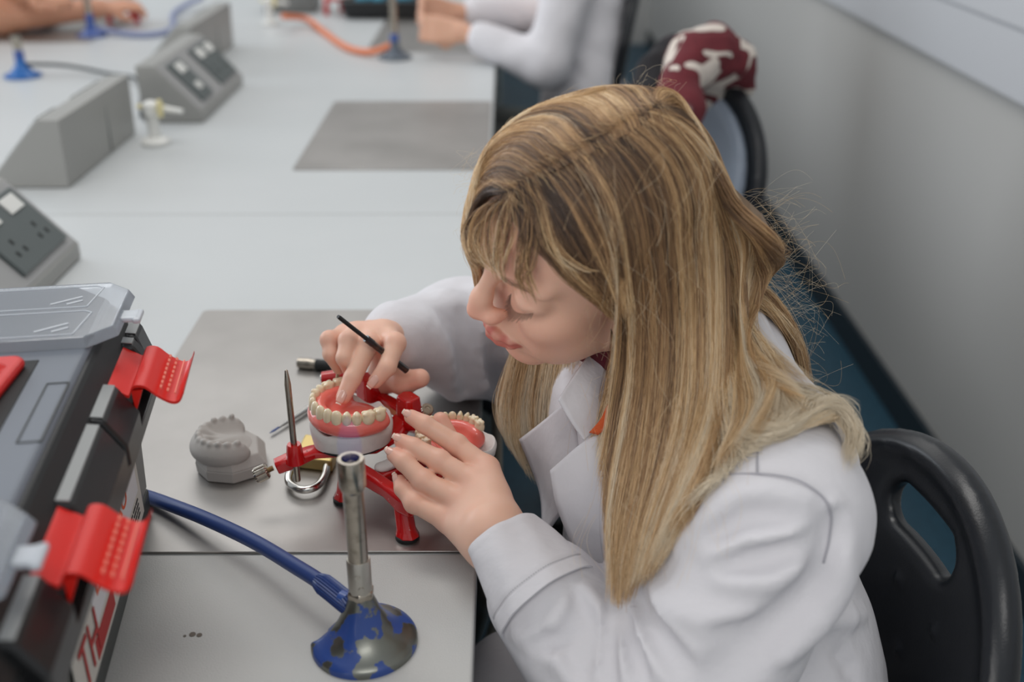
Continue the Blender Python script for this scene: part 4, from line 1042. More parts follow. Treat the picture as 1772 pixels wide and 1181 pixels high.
# left cuff: a turned-back band with its own opening and stitched hem
axc = (LEL - LWR); axc /= np.linalg.norm(axc); cu = np.cross(axc, (0, 0, 1)); cu /= np.linalg.norm(cu); cv = np.cross(cu, axc)
def cuff(px0, px1, Y0, Y1, r0, r1, th=.0022, flat=.86, wob=.0022, name='cuff', n=56, seed=0):
    A_, B_ = onY(*px0, Y0), onY(*px1, Y1); ax2 = (B_ - A_) / np.linalg.norm(B_ - A_); u = np.cross(ax2, (0, 0, 1)); u /= np.linalg.norm(u); v = np.cross(u, ax2); G = []
    def ring(t, r):
        row = []
        for a in np.linspace(0, 2 * math.pi, n, endpoint=False):
            rr = r + wob * (math.sin(2 * a + 1 + t * 2 + seed) + .6 * math.sin(3 * a - 2 * t) + .35 * math.sin(7 * a + 5 * t))
            row.append(A_ + (B_ - A_) * t + rr * (math.cos(a) * u + flat * math.sin(a) * v))
        return row
    for t in np.linspace(.55, 0, 8): G.append(ring(t, r0 + (r1 - r0) * t - th))
    G.append(ring(-.012, r0 - th * .5))
    for t in np.linspace(0, .80, 12): G.append(ring(t, r0 + (r1 - r0) * t))
    G.append(ring(.815, r0 + (r1 - r0) * .815 - .0008)); G.append(ring(.83, r0 + (r1 - r0) * .83 + .0004))
    for t in np.linspace(.85, 1.0, 5): G.append(ring(t, r0 + (r1 - r0) * t + .0003))
    G.append(ring(1.008, r1 - th * .4)); G.append(ring(1.0, r1 - th)); G.append(ring(.86, r1 - th * 2.2))
    return G, ring, A_, B_
G, ring, cA_, cB_ = cuff((868, 928), (950, 1040), .695, .648, .0312, .0435)
cf = build('cuff', MB().loft(G, True), m_coat, woman, smooth=60); label_part(cf, 'turned back cuff of the left sleeve')
b = MB(); st = ring(.80, .0312 + (.0435 - .0312) * .8 + .0003)
for i in range(len(st)):
    a_, c_ = np.array(st[i]), np.array(st[(i + 1) % len(st)])
    for q in (.1, .6): b.tube([a_ + (c_ - a_) * q, a_ + (c_ - a_) * (q + .28)], .00035, 5)
build('stitching', b, mat('thread_grey', rgb(176, 174, 178), .8), cf, smooth=None)['kind'] = 'stuff'
# collar, lapel and front edge: cloth panels laid on the chest
def sheet_px(name, rows, off, m_, th=.003, label=None, sdf=None, n=(26, 16)):
    """rows of photograph pixels (with depth Y) lofted to a thin cloth panel"""
    Gp = np.array([[onY(*p) for p in r] for r in rows])
    Gu = cr(Gp, n[0]); Gv = np.stack([cr(Gu[i], n[1]) for i in range(n[0])])
    o = build(name, MB().loft(Gv), m_, woman, smooth=180)
    md = o.modifiers.new('thick', 'SOLIDIFY'); md.thickness = th; md.offset = 0
    if label: label_part(o, label)
    return o
sheet_px('collar', [[(1030, 600, .80), (1000, 640, .775), (966, 692, .755)], [(1048, 640, .785), (1022, 690, .762), (988, 730, .748)], [(1062, 700, .77), (1035, 740, .755), (1010, 762, .745)]], 0, m_coat)
sheet_px('lapel', [[(1058, 745, .750), (1010, 765, .745), (952, 815, .742)], [(1075, 800, .735), (1030, 830, .730), (965, 880, .735)], [(1090, 880, .722), (1050, 920, .718), (1000, 960, .722)], [(1100, 980, .70), (1070, 1000, .70), (1035, 1010, .705)]], 0, m_coat)
sheet_px('far_lapel', [[(975, 700, .80), (940, 730, .82), (900, 760, .84)], [(1000, 760, .79), (955, 800, .80), (935, 850, .82)], [(1010, 840, .775), (970, 890, .78), (940, 930, .79)]], 0, m_coat)
# knitwear at the neck
jm = SDF(); jm.seg(C7 + (-.02, 0, .01), CHE + TF * .02 + (0, 0, .0), .050, .050); jm.seg(hw(-.01, 0, -.075), C7, .056, .056, k=.02)
jmm = snet(lambda P: jm(P) + (.0012 * noise3(P, 600, 2)).astype(np.float32), CHE - .13, CHE + (.13, .13, .2), .0035)
sweater = build('sweater', jmm, M['maroon'], woman, smooth=180)
sheet_px('orange_trim', [[(1052, 700, .742), (1058, 712, .740)], [(1040, 725, .744), (1056, 735, .740)], [(1020, 748, .746), (1036, 752, .743)]], 0, M['gumdark'], n=(10, 6))
# trousers and shoes
tr = SDF()
for q, yk in ((-1, .64), (1, .79)):
    tr.seg(PEL + SAX * .09 * q, (-.16, yk, .505), .095, .074, k=.03); tr.seg((-.16, yk, .505), (-.13, yk, .11), .07, .055, k=.03)
trm = snet(tr, (-.28, .5, .05), (.4, 1.05, .66), .008)
build('trousers', trm, M['trouser'], woman, smooth=180)
for yk in (.635, .785):
    sh = SDF(); sh.seg((-.12, yk, .055), (-.25, yk - .01, .042), .045, .038); sh.ell((-.19, yk, .0), (.3, .3, .012), op='x') if False else None
    build('shoe', snet(lambda P: smax(sh(P), (.006 - np.asarray(P)[:, 2]).astype(np.float32), .004), (-.32, yk - .08, -.01), (-.05, yk + .08, .12), .005), M['black'], woman, smooth=180)
# ================================================================== hair: guides read off the photograph, draped on head and coat
def drape(P):   # what the hair lies on
    P = np.asarray(P, np.float32); return smin(head_sdf(P), _cb0(P), .012)
def guides(lst, off, nseg=22, Ys=None):
    """each guide: list of pixels (x, y[, Y]); points without Y are dropped on the head/coat with a gap; gap grows along the lock"""
    out = []
    for g in lst:
        g = [tuple(q) for q in g]; n = len(g)
        o = np.array([(off[0] + (off[1] - off[0]) * i / (n - 1)) if not hasattr(off, 'shape') else off[i] for i in range(n)])
        px = np.array([q[:2] for q in g], float)
        d, hit = marchN(px, drape, o)
        P = np.array([onY(q[0], q[1], q[2]) if len(q) > 2 else d[i] for i, q in enumerate(g)])
        # calm the depth along the lock (distance from the camera)
        t = np.linalg.norm(P - CAM, axis=1); fixed = np.array([len(q) > 2 for q in g])
        for _ in range(2):
            t2 = t.copy(); t2[1:-1] = .25 * t[:-2] + .5 * t[1:-1] + .25 * t[2:]; t2 = np.minimum(t2, t + .002); t = np.where(fixed, t, t2)
        Dn = (P - CAM) / np.linalg.norm(P - CAM, axis=1)[:, None]
        out.append(cr(CAM + Dn * t[:, None], nseg))
    return np.array(out)
# near curtain, from the parting down over the shoulder
CUR = [
    [(985, 270), (1035, 340), (1060, 420), (1068, 500), (1064, 590), (1054, 680), (1042, 760), (1026, 800)],
    [(992, 266), (1045, 338), (1072, 430), (1082, 540), (1080, 640), (1064, 740), (1048, 850), (1044, 960)],
    [(1005, 258), (1058, 340), (1086, 450), (1095, 560), (1092, 670), (1075, 780), (1055, 900), (1052, 1040)],
    [(1024, 247), (1082, 330), (1110, 440), (1122, 560), (1116, 680), (1098, 800), (1075, 920), (1062, 1046)],
    [(1045, 235), (1112, 310), (1143, 430), (1152, 560), (1145, 690), (1125, 810), (1095, 930), (1078, 1035)],
    [(1075, 218), (1145, 290), (1176, 420), (1184, 560), (1178, 690), (1155, 800), (1120, 910), (1090, 1015)],
    [(1100, 205), (1178, 275), (1208, 410), (1215, 560), (1210, 690), (1185, 790), (1150, 890), (1110, 990)],
    [(1122, 194), (1205, 262), (1236, 400), (1240, 550), (1236, 680), (1212, 770), (1175, 860), (1130, 950)],
    [(1140, 186), (1228, 258), (1256, 390), (1262, 540), (1260, 660), (1238, 750), (1205, 830), (1160, 900)],
]
BACK = [
    [(1130, 190), (1198, 248), (1242, 350), (1272, 470), (1275, 580), (1270, 660), (1262, 740), (1225, 810)],
    [(1135, 186), (1208, 248), (1256, 345), (1290, 420), (1285, 500), (1300, 590), (1340, 660), (1300, 740)],
    [(1138, 184), (1214, 250), (1266, 345), (1320, 410), (1310, 470), (1290, 560), (1340, 650), (1400, 700)],
    [(1140, 182), (1218, 252), (1274, 345), (1338, 405), (1340, 445), (1290, 480), (1275, 560), (1350, 640)],
    [(1142, 180), (1222, 256), (1280, 345), (1350, 415), (1352, 448), (1300, 470), (1300, 560), (1420, 660)],
]
WAVE = [
    [(1262, 520), (1290, 600), (1350, 650), (1420, 670), (1470, 700), (1492, 740), (1488, 790)],
    [(1265, 560), (1285, 630), (1340, 680), (1410, 700), (1460, 710), (1490, 750), (1478, 800)],
    [(1262, 600), (1275, 660), (1310, 710), (1370, 725), (1440, 700), (1480, 740), (1470, 770)],
    [(1255, 610), (1262, 690), (1280, 740), (1330, 750), (1380, 735), (1400, 700), (1440, 700)],
    [(1250, 600), (1250, 700), (1255, 770), (1240, 830), (1210, 870), (1180, 900), (1170, 930)],
]
TOPF = [   # the far side of the parting, brushed up and over to the left
    [(875, 335), (848, 335), (822, 352), (808, 385), (806, 420), (812, 448), (830, 470)],
    [(905, 312), (868, 300), (835, 312), (812, 345), (803, 385), (800, 415), (806, 440)],
    [(940, 292), (895, 262), (855, 268), (828, 300), (812, 335), (800, 380), (800, 410)],
    [(980, 270), (930, 228), (880, 230), (845, 255), (826, 285), (818, 310), (815, 335)],
    [(1020, 248), (965, 200), (915, 200), (872, 222), (848, 245), (836, 262), (828, 280)],
    [(1060, 226), (1010, 176), (960, 176), (912, 196), (880, 215), (862, 232), (850, 245)],
    [(1095, 207), (1055, 160), (1010, 158), (960, 172), (925, 186), (905, 196), (890, 205)],
    [(1125, 192), (1100, 152), (1068, 148), (1025, 152), (995, 160), (975, 166), (955, 172)],
    [(1150, 178), (1150, 162), (1132, 152), (1100, 148), (1080, 148), (1060, 150), (1040, 152)],
]
SIDE = [
    [(950, 288), (1000, 350), (1035, 410), (1055, 470), (1070, 530), (1078, 560)],
    [(972, 276), (1022, 345), (1052, 410), (1068, 470), (1080, 530), (1086, 560)],
    [(990, 268), (1040, 340), (1070, 410), (1082, 470), (1090, 530), (1094, 560)],  # swept from the parting towards the ear
    [(905, 312), (935, 370), (965, 430), (1005, 485), (1045, 520), (1066, 555)],
    [(920, 303), (958, 365), (990, 425), (1025, 480), (1052, 520), (1070, 545)],
    [(938, 294), (978, 352), (1010, 410), (1042, 470), (1062, 515), (1076, 545)],
    [(893, 320), (915, 380), (945, 440), (985, 490), (1035, 530), (1060, 556)],
]
def root_world(g): return g
BANG = [
    ([(870, 342), (842, 372), (830, 410), (838, 445), (858, 478)], 10), ([(878, 335), (858, 370), (850, 410), (852, 450), (868, 488)], 12), ([(884, 330), (872, 370), (868, 410), (862, 450), (866, 492)], 10),
    ([(890, 325), (884, 365), (884, 400), (870, 440), (860, 470)], 8), ([(895, 322), (900, 370), (905, 410), (908, 440), (898, 480), (905, 520)], 3),
    ([(902, 318), (915, 360), (920, 410), (912, 450), (918, 490), (938, 525)], 6), ([(905, 316), (918, 360), (924, 410), (914, 455), (905, 480), (922, 520)], 5), ([(900, 318), (906, 350), (910, 380), (903, 420), (893, 470), (900, 510)], 3),
    ([(910, 312), (932, 350), (942, 390), (955, 430), (975, 460), (1000, 480)], 6), ([(915, 310), (938, 352), (952, 400), (978, 440), (1010, 470), (1035, 480)], 6),
    ([(866, 348), (834, 372), (818, 405), (822, 440), (845, 472)], 8), ([(862, 350), (826, 372), (810, 405), (812, 440), (832, 470)], 8),
]
FARC = [   # far curtain hanging below the chin
    [(905, 560, .90), (885, 620, .885), (868, 690, .865), (868, 740, .852), (880, 775, .845)],
    [(925, 560, .90), (905, 630, .88), (892, 710, .86), (900, 780, .845), (920, 835, .835)],
    [(950, 560, .90), (930, 640, .875), (920, 720, .855), (930, 790, .84), (938, 850, .83)],
    [(975, 560, .89), (955, 640, .865), (945, 720, .848), (948, 780, .838), (945, 835, .828)],
    [(1000, 560, .88), (982, 640, .855), (968, 700, .838), (962, 760, .828), (955, 800, .82)],
]
NECKL = [
    [(1058, 570), (1056, 620), (1045, 680), (1030, 730), (1012, 760)],
    [(1062, 580), (1062, 640), (1056, 700), (1045, 760), (1035, 810)],
]
STR = {'P': [], 'R': [], 'C': []}
hr = np.random.default_rng(5)
BR = [np.array(rgb(*c)) for c in ((64, 48, 38), (100, 76, 56), (146, 112, 80), (190, 152, 108), (222, 190, 144), (230, 210, 178), (222, 208, 184))]
HC_ = hw(-.006, 0, .035)
def orient(P, N):   # make the sheet's normal point away from the head / towards the open side, without flips along a lock
    r = np.linalg.norm(P - HC_, axis=-1, keepdims=True); w = np.clip((.19 - r) / .06, 0, 1); nz = lambda X: X / (np.linalg.norm(X, axis=-1, keepdims=True) + 1e-9)
    ref = w * nz(P - HC_) + (1 - w) * nz(CAM - P)
    dt = np.sign((N[..., 1:, :] * N[..., :-1, :]).sum(-1, keepdims=True)); dt[dt == 0] = 1
    N = np.concatenate([N[..., :1, :], N[..., 1:, :] * np.cumprod(dt, axis=-2)], axis=-2)
    k = N.shape[-2] // 2 + 1; sg = np.sign((N[..., :k, :] * ref[..., :k, :]).sum(-1).sum(-1)); sg = np.where(sg == 0, 1, sg); return N * sg[..., None, None]
def back_root(G, q=.45):
    G = np.asarray(G); e = G[:, :1] + (G[:, :1] - G[:, 1:2]) * q; c = (HC_ - e); c /= np.linalg.norm(c, axis=-1, keepdims=True); return np.concatenate([e + c * .0022, G], axis=1)
def strands(G, n, thick, name, streak_seed, jit=.0035, tail=.25, dark=0.0, rad=.00012, rootdark=.35, nseg=22, frizz=.0012, light=0.0, clump=.55, root=.05, nstreak=2.2, radial=False):
    G = np.asarray(G); ng, m = G.shape[:2]; r_ = np.random.default_rng(streak_seed)
    u = r_.random(n) * (ng - 1); cl = np.round(u * 14) / 14; u = np.clip(u + (cl - u) * clump * r_.random(n), 0, ng - 1.001)
    i = u.astype(int); f = (u - i)[:, None, None]; a, b_, c, d = G[np.maximum(i - 1, 0)], G[i], G[i + 1], G[np.minimum(i + 2, ng - 1)]
    P = .5 * (2 * b_ + (c - a) * f + (2 * a - 5 * b_ + 4 * c - d) * f * f + (3 * b_ - a - 3 * c + d) * f ** 3)
    nz = lambda X: X / (np.linalg.norm(X, axis=-1, keepdims=True) + 1e-9)
    T = nz(np.gradient(P, axis=1)); A = nz(c - b_); N = nz(np.cross(T, A)); N = nz(P - HC_) if radial else orient(P, N)
    if radial: N = nz(N - T * (N * T).sum(-1, keepdims=True)); A = nz(np.cross(N, T))
    t = np.linspace(0, 1, m)[None, :, None]; lay = r_.random((n, 1, 1)); env = np.minimum(1, t * 6 + .15)
    ph = r_.random((n, 4)) * 6.28; ph = ph[:, :, None, None]; am = r_.normal(size=(n, 1, 1)) * jit; fq = r_.random((n, 1, 1))
    P = P - N * lay * thick * env + A * am * np.sin(t * 3.1 + ph[:, 0]) * env + A * frizz * np.sin(t * (9 + 8 * fq) + ph[:, 1]) * t + N * frizz * .7 * np.sin(t * 11 + ph[:, 2]) * t
    L = 1 - tail * r_.random(n) ** 1.6
    s0 = (r_.random(n) ** 2 * root)[:, None]
    q = (s0 + (L[:, None] - s0) * np.linspace(0, 1, m)[None]) * (m - 1); j = np.minimum(q.astype(int), m - 2); k = np.arange(n)[:, None]
    P = P[k, j] + (P[k, j + 1] - P[k, j]) * (q - j)[..., None]
    U = u / (ng - 1) * 37
    uu = u / (ng - 1); tb_ = lambda k: np.interp(uu * k, np.arange(k + 1), r_.random(k + 1) - .5)
    kk = ng * nstreak
    st_ = .5 + .85 * tb_(max(3, int(kk * .45))) + .95 * tb_(int(kk * 1.3)) + .75 * tb_(int(kk * 3.7)) + r_.normal(size=n) * .17 - lay[:, 0, 0] * .35 - dark
    tt = L[:, None] * np.linspace(0, 1, m)[None]; st_ = st_[:, None]
    v = np.clip(1.0 + 2.9 * st_ + light + (tt - rootdark) * 3.1 - .9 * (tt < .04), 0, 5.999)
    v = np.clip(np.minimum(v, 2.2 + 7.0 * tt + 2.8 * st_), 0, 5.999)
    ci = v.astype(int); Bt = np.array(BR); fr_ = (v - ci)[..., None]; cc = Bt[ci] * (1 - fr_) + Bt[ci + 1] * fr_
    R = rad * (.75 + .5 * r_.random((n, 1))) * np.minimum(1, (1 - np.linspace(0, 1, m)) * 6 + .25)[None]
    STR['P'] += list(P); STR['R'] += list(R); STR['C'] += list(cc)
def push_out(G, off):   # keep a draped sheet outside the head
    sh = G.shape; P = G.reshape(-1, 3)
    for _ in range(3):
        d = head_sdf(P); e = 1e-3
        n = np.stack([head_sdf(P + np.eye(3)[i] * e) - d for i in range(3)], 1) / e; n /= np.linalg.norm(n, axis=1)[:, None] + 1e-9
        P = P + n * np.maximum(off - d, 0)[:, None] * (d > -.03)[:, None]
    return P.reshape(sh)
gCUR = push_out(guides(CUR, (.006, .018)), .0075)
gCURr = back_root(gCUR, .14)
gBACK = push_out(guides([[tuple(q) for q in g] for g in BACK], (.006, .020)), .0075)
gWAVE = guides(WAVE, (.016, .010)); gTOP = push_out(guides(TOPF, (.006, .012)), .0085); gSIDE = guides([SIDE[6], SIDE[3], SIDE[4], SIDE[5], SIDE[0], SIDE[1], SIDE[2]], (.006, .009)); gFAR = guides(FARC, (.01, .01)); gNK = guides(NECKL, (.006, .012))
# the far sheet keeps going over the silhouette and down the hidden side of the head
def extend_down(G, k=10, drop=.16):
    out = []
    for g in G:
        p = g[-1].copy(); d = g[-1] - g[-3]; d /= np.linalg.norm(d); E = []
        for i in range(k):
            d = d * .6 + np.array([.22, .55, -.6]) * .4; d /= np.linalg.norm(d); p = p + d * drop / k
            h = float(head_sdf(p[None])[0])
            if h < .012:
                e = 1e-3; n = np.array([float(head_sdf((p + np.eye(3)[j] * e)[None])[0]) - h for j in range(3)]); n /= np.linalg.norm(n) + 1e-9; p = p + n * (.012 - h)
            E.append(p.copy())
        out.append(cr(np.concatenate([g, np.array(E)]), len(g) + k))
    return np.array(out)
gTOPx = extend_down(gTOP[3:])
# hair behind the head, down her back, for views from the side
def polar(a0, a1, k, z0=.75):
    G = []
    for a in np.linspace(a0, a1, k):
        g = []
        for th_ in np.linspace(.55, 1.75, 9):
            dl = np.array([math.cos(a) * math.sin(th_), math.sin(a) * math.sin(th_), math.cos(th_)])
            p = np.array(mm(-9, 0, 46)) + dl * np.array([.091, .075, .083]); g.append(hw(*p))
        q = g[-1]
        for s_ in range(1, 7): g.append(q + np.array([.012 * s_, .004 * s_ * (1 if a < 3 else -1), -.034 * s_]))
        G.append(cr(np.array(g), 22))
    return np.array(G)
gREAR = polar(math.radians(150), math.radians(262), 8)
for _ in range(2): 
    d = _cb0(gREAR.reshape(-1, 3)).reshape(gREAR.shape[:2]); 
    Pn = gREAR.reshape(-1, 3); e = 1e-3; n_ = np.stack([_cb0(Pn + np.eye(3)[i] * e) - _cb0(Pn) for i in range(3)], 1) / e
    gREAR = (Pn + n_ * np.maximum(.012 - d.reshape(-1), 0)[:, None]).reshape(gREAR.shape)
strands(gCURr, 13000, .012, 'c', 3, jit=.0036, tail=.42, root=.012, frizz=.0021)
strands(back_root(gSIDE, .25), 6000, .007, 's', 8, jit=.002, tail=.15, dark=.38, rootdark=.55, root=.02)
strands(gBACK, 5200, .010, 'b', 5, jit=.004, tail=.3)
strands(gWAVE, 1500, .010, 'w', 6, jit=.006, tail=.4, rootdark=-.5, frizz=.003, light=1.2)
strands(back_root(gTOPx, .7), 9000, .006, 't', 4, jit=.002, tail=.2, light=.5, root=.03, radial=True)
strands(back_root(gTOP[:5], .7), 4200, .006, 't2', 9, jit=.0016, tail=.15, root=.05, radial=True)
strands(gFAR, 3200, .016, 'f', 7, jit=.004, tail=.45, rootdark=-.35, light=.3)
CROWN = [[(1118, 198), (1175, 215), (1218, 262), (1252, 330), (1280, 390), (1310, 430)], [(1128, 192), (1178, 198), (1220, 240), (1258, 315), (1292, 380), (1330, 425)], [(1134, 186), (1172, 180), (1212, 212), (1246, 275), (1280, 345), (1325, 405)], [(1136, 180), (1160, 162), (1188, 184), (1216, 232), (1246, 295), (1284, 355)], [(1132, 176), (1138, 152), (1170, 158), (1196, 192), (1220, 238), (1246, 295)]]
gCROWN = push_out(guides(CROWN, (.006, .010)), .0085)
strands(back_root(gCROWN), 4200, .006, 'k', 14, jit=.002, tail=.2, light=.2, radial=True)
strands(gNK, 350, .006, 'n', 2, jit=.004, tail=.4, light=.6)
strands(gREAR, 6000, .010, 'r', 12, jit=.004, tail=.3, radial=True)
bq_ = np.random.default_rng(33)
for g, w_ in BANG:
    n_l = max(2, int(w_ / 3.2))
    for l_ in range(n_l):
        o = (l_ / max(1, n_l - 1) - .5) * w_ * 1.9; gg = [(x + o * (1 - .35 * i / len(g)) + bq_.normal() * 2.2, y + (bq_.normal() * 4 if 0 < i < len(g) - 1 else (bq_.uniform(-16, 10) if i else bq_.normal() * 3))) for i, (x, y) in enumerate(g)]
        g0 = guides([gg], (.0065, .008), 16)[0]; wd_ = RT * .0011 * np.linspace(2.4, .8, 16)[:, None]
        strands(np.array([g0 - wd_, g0 + wd_]), 17 if g[0][0] > 868 else 34, .0012, 'g', int(w_ * 7 + g[0][0] + 13 * l_) % 97, jit=.0010, tail=.22, clump=.6, dark=(.40 if 893 <= g[0][0] <= 905 else .05), rootdark=.3, root=.05, nstreak=4)
# flyaways and loose curls
fr = np.random.default_rng(21)
def wisp(p0, p1, bow, rad=.00005, cidx=4, curl=0):
    """one loose hair between two pixels (x, y, Y)"""
    a = onY(*p0); b_ = onY(*p1); t = np.linspace(0, 1, 22)[:, None]; L_ = np.linalg.norm(b_ - a)
    P = a + (b_ - a) * t + (RT * bow[0] + UP * bow[1]) * L_ * np.sin(t * math.pi) + curl * L_ * .07 * (RT * np.sin(t * 7) + UP * np.cos(t * 7)) * t
    STR['P'].append(P); STR['R'].append(np.full(22, rad)); c = BR[cidx]; STR['C'].append(np.tile(c, (22, 1)))
for k in range(210):   # around the bulge at her back
    x0, y0 = 1270 + fr.random() * 60, 330 + fr.random() * 330; ln = 40 + 110 * fr.random(); an = fr.uniform(-.7, .9)
    wisp((x0, y0, .84), (x0 + ln * math.cos(an), y0 + ln * math.sin(an) + 20, .84 + fr.normal() * .015), (fr.normal() * .25, fr.normal() * .3), cidx=int(fr.integers(4, 7)), curl=fr.random() * .9)
for k in range(70):    # crown
    u = fr.random(); x0 = 850 + 330 * u; y0 = 262 - 115 * math.sin(min(1, u * 1.15) * math.pi / 2) + fr.random() * 10
    an = -fr.uniform(.2, 2.9); ln = 10 + 30 * fr.random(); wisp((x0, y0 + 8, .80), (x0 + ln * math.cos(an), y0 + ln * math.sin(an), .80), (fr.normal() * .4, fr.normal() * .3), cidx=int(fr.integers(4, 7)), curl=fr.random())
for k in range(45):
    x0, y0 = 812 + fr.random() * 30, 250 + fr.random() * 190; ln = 12 + 28 * fr.random(); an = fr.uniform(1.6, 4.2)
    wisp((x0, y0, .80), (x0 + ln * math.cos(an), y0 + abs(ln * math.sin(an)), .80), (-.35 + fr.normal() * .2, fr.normal() * .2), cidx=int(fr.integers(4, 7)))
pl_t = fr.random(420); pl_p = cr(np.array([(872, 337), (905, 312), (940, 292), (980, 270), (1020, 248), (1060, 226), (1095, 207), (1125, 192), (1150, 178)], float), 200)[(pl_t * 199).astype(int)] + fr.normal(size=(420, 2)) * 2.2
pl_s = np.where(fr.random(420) < .5, 1, -1)[:, None]; pl_d = np.where(pl_s > 0, np.array([[.62, .78]]), np.array([[-.85, -.35]])) + fr.normal(size=(420, 2)) * .28
pl_l = (16 + 34 * fr.random(420))[:, None]; PA, _h = marchN(pl_p, drape, .0075); PM, _h = marchN(pl_p + pl_d * pl_l * .5, drape, .0105); PB_, _h = marchN(pl_p + pl_d * pl_l, drape, .0090)
for a, m__, b_ in zip(PA, PM, PB_):   # short hairs softening the parting
    if np.linalg.norm(b_ - a) < .06: STR['P'].append(cr(np.array([a, m__, b_]), 22)); STR['R'].append(np.full(22, .00008)); STR['C'].append(np.tile(BR[int(fr.integers(1, 5))], (22, 1)))
X0 = np.stack([1000 + fr.random(160) * 250, 250 + fr.random(160) * 650], 1); X1 = X0 + np.stack([fr.normal(size=160) * 30, 60 + 90 * fr.random(160)], 1)
Pa, _h = marchN(X0, drape, .017); Pb, _h = marchN(X1, drape, .017)
for a, b_ in zip(Pa, Pb):   # crossing hairs over the curtain
    t = np.linspace(0, 1, 22)[:, None]; L_ = np.linalg.norm(b_ - a)
    if L_ > .2: continue
    STR['P'].append(a + (b_ - a) * t + RT * (fr.normal() * .12 * L_) * np.sin(t * math.pi) - FW * .004); STR['R'].append(np.full(22, .00006)); STR['C'].append(np.tile(BR[int(fr.integers(3, 6))], (22, 1)))
m_hair = bpy.data.materials.new('blonde_streaked_hair'); m_hair.use_nodes = True; nt = m_hair.node_tree
pb = nt.nodes['Principled BSDF']; at = nt.nodes.new('ShaderNodeAttribute'); at.attribute_name = 'Col'
nt.links.new(at.outputs['Color'], pb.inputs['Base Color']); pb.inputs['Roughness'].default_value = .42; pb.inputs['Specular IOR Level'].default_value = .55
# under-hair volume so that no scalp shows between locks
def hair_core(P):
    P = np.asarray(P, np.float32); L = ((P - HT) @ HR).astype(np.float32)
    d = ell_d(L, mm(-9, 0, 46), mm(88, 72, 81)); d = smin(d, ell_d(L, mm(24, 0, 53), mm(61, 62, 54)), .02)
    front = ((L[:, 0] * .78 - L[:, 2] * .62) - .012).astype(np.float32)       # leaves the face and forehead free
    d2 = smax(d - .0005, front, .006)
    ear = ell_d(L, mm(-22, 0, -5), mm(75, 74, 55)); return smin(d2, smax(ear, front + .012, .006), .012)
hcm = relax(snet(hair_core, HT - .15, HT + .17, .003), 1)
Gs_ = []
def slab(G, back):
    G = np.asarray(G); N = np.zeros_like(G)
    T = np.gradient(G, axis=1); A = np.gradient(G, axis=0); N = np.cross(T, A); N /= np.linalg.norm(N, axis=2)[..., None] + 1e-9
    return G - orient(G, N) * back
hcol = np.tile(np.array(rgb(134, 104, 86)), (len(hcm.V), 1))
hb = build('hair', hcm, m_hair, woman, smooth=180, colors=hcol)
label_part(hb, 'long brown hair with blonde streaks')
def slab_part(G, back, c0, c1, trim=1.0):
    S_ = slab(G, back); n_, m_ = S_.shape[:2]; k = int(m_ * trim); S_ = S_[:, :k]
    cols = np.tile(np.array(rgb(*c0))[None] * (1 - np.linspace(0, 1, k))[:, None] + np.array(rgb(*c1))[None] * np.linspace(0, 1, k)[:, None], (n_, 1)).reshape(-1, 3)
    o = build('hair_lock', MB().loft(S_), m_hair, hb, smooth=180, colors=cols)
    md = o.modifiers.new('thick', 'SOLIDIFY'); md.thickness = .002; return o
slab_part(gCUR, .011, (84, 62, 46), (150, 124, 92), .80); slab_part(gBACK, .009, (74, 54, 38), (140, 112, 80), .72); slab_part(gFAR, .010, (130, 104, 76), (160, 136, 104), .62)
hc = bpy.data.hair_curves.new('hair_strands')
nP = [len(p) for p in STR['P']]; hc.add_curves(nP)
hc.attributes['position'].data.foreach_set('vector', np.concatenate(STR['P']).astype(np.float32).ravel() - np.tile(np.array(woman.location, np.float32), sum(nP)))
ra = hc.attributes.get('radius') or hc.attributes.new('radius', 'FLOAT', 'POINT'); ra.data.foreach_set('value', np.concatenate(STR['R']).astype(np.float32))
ca = hc.attributes.new('Col', 'FLOAT_COLOR', 'POINT'); C4 = np.concatenate(STR['C']); ca.data.foreach_set('color', np.concatenate([C4, np.ones((len(C4), 1))], 1).astype(np.float32).ravel())
hc.materials.append(m_hair); ho = bpy.data.objects.new('hair_strands', hc); COL.objects.link(ho); ho.parent = hb
SC.cycles_curves.shape = 'RIBBONS' if False else 'THICK'
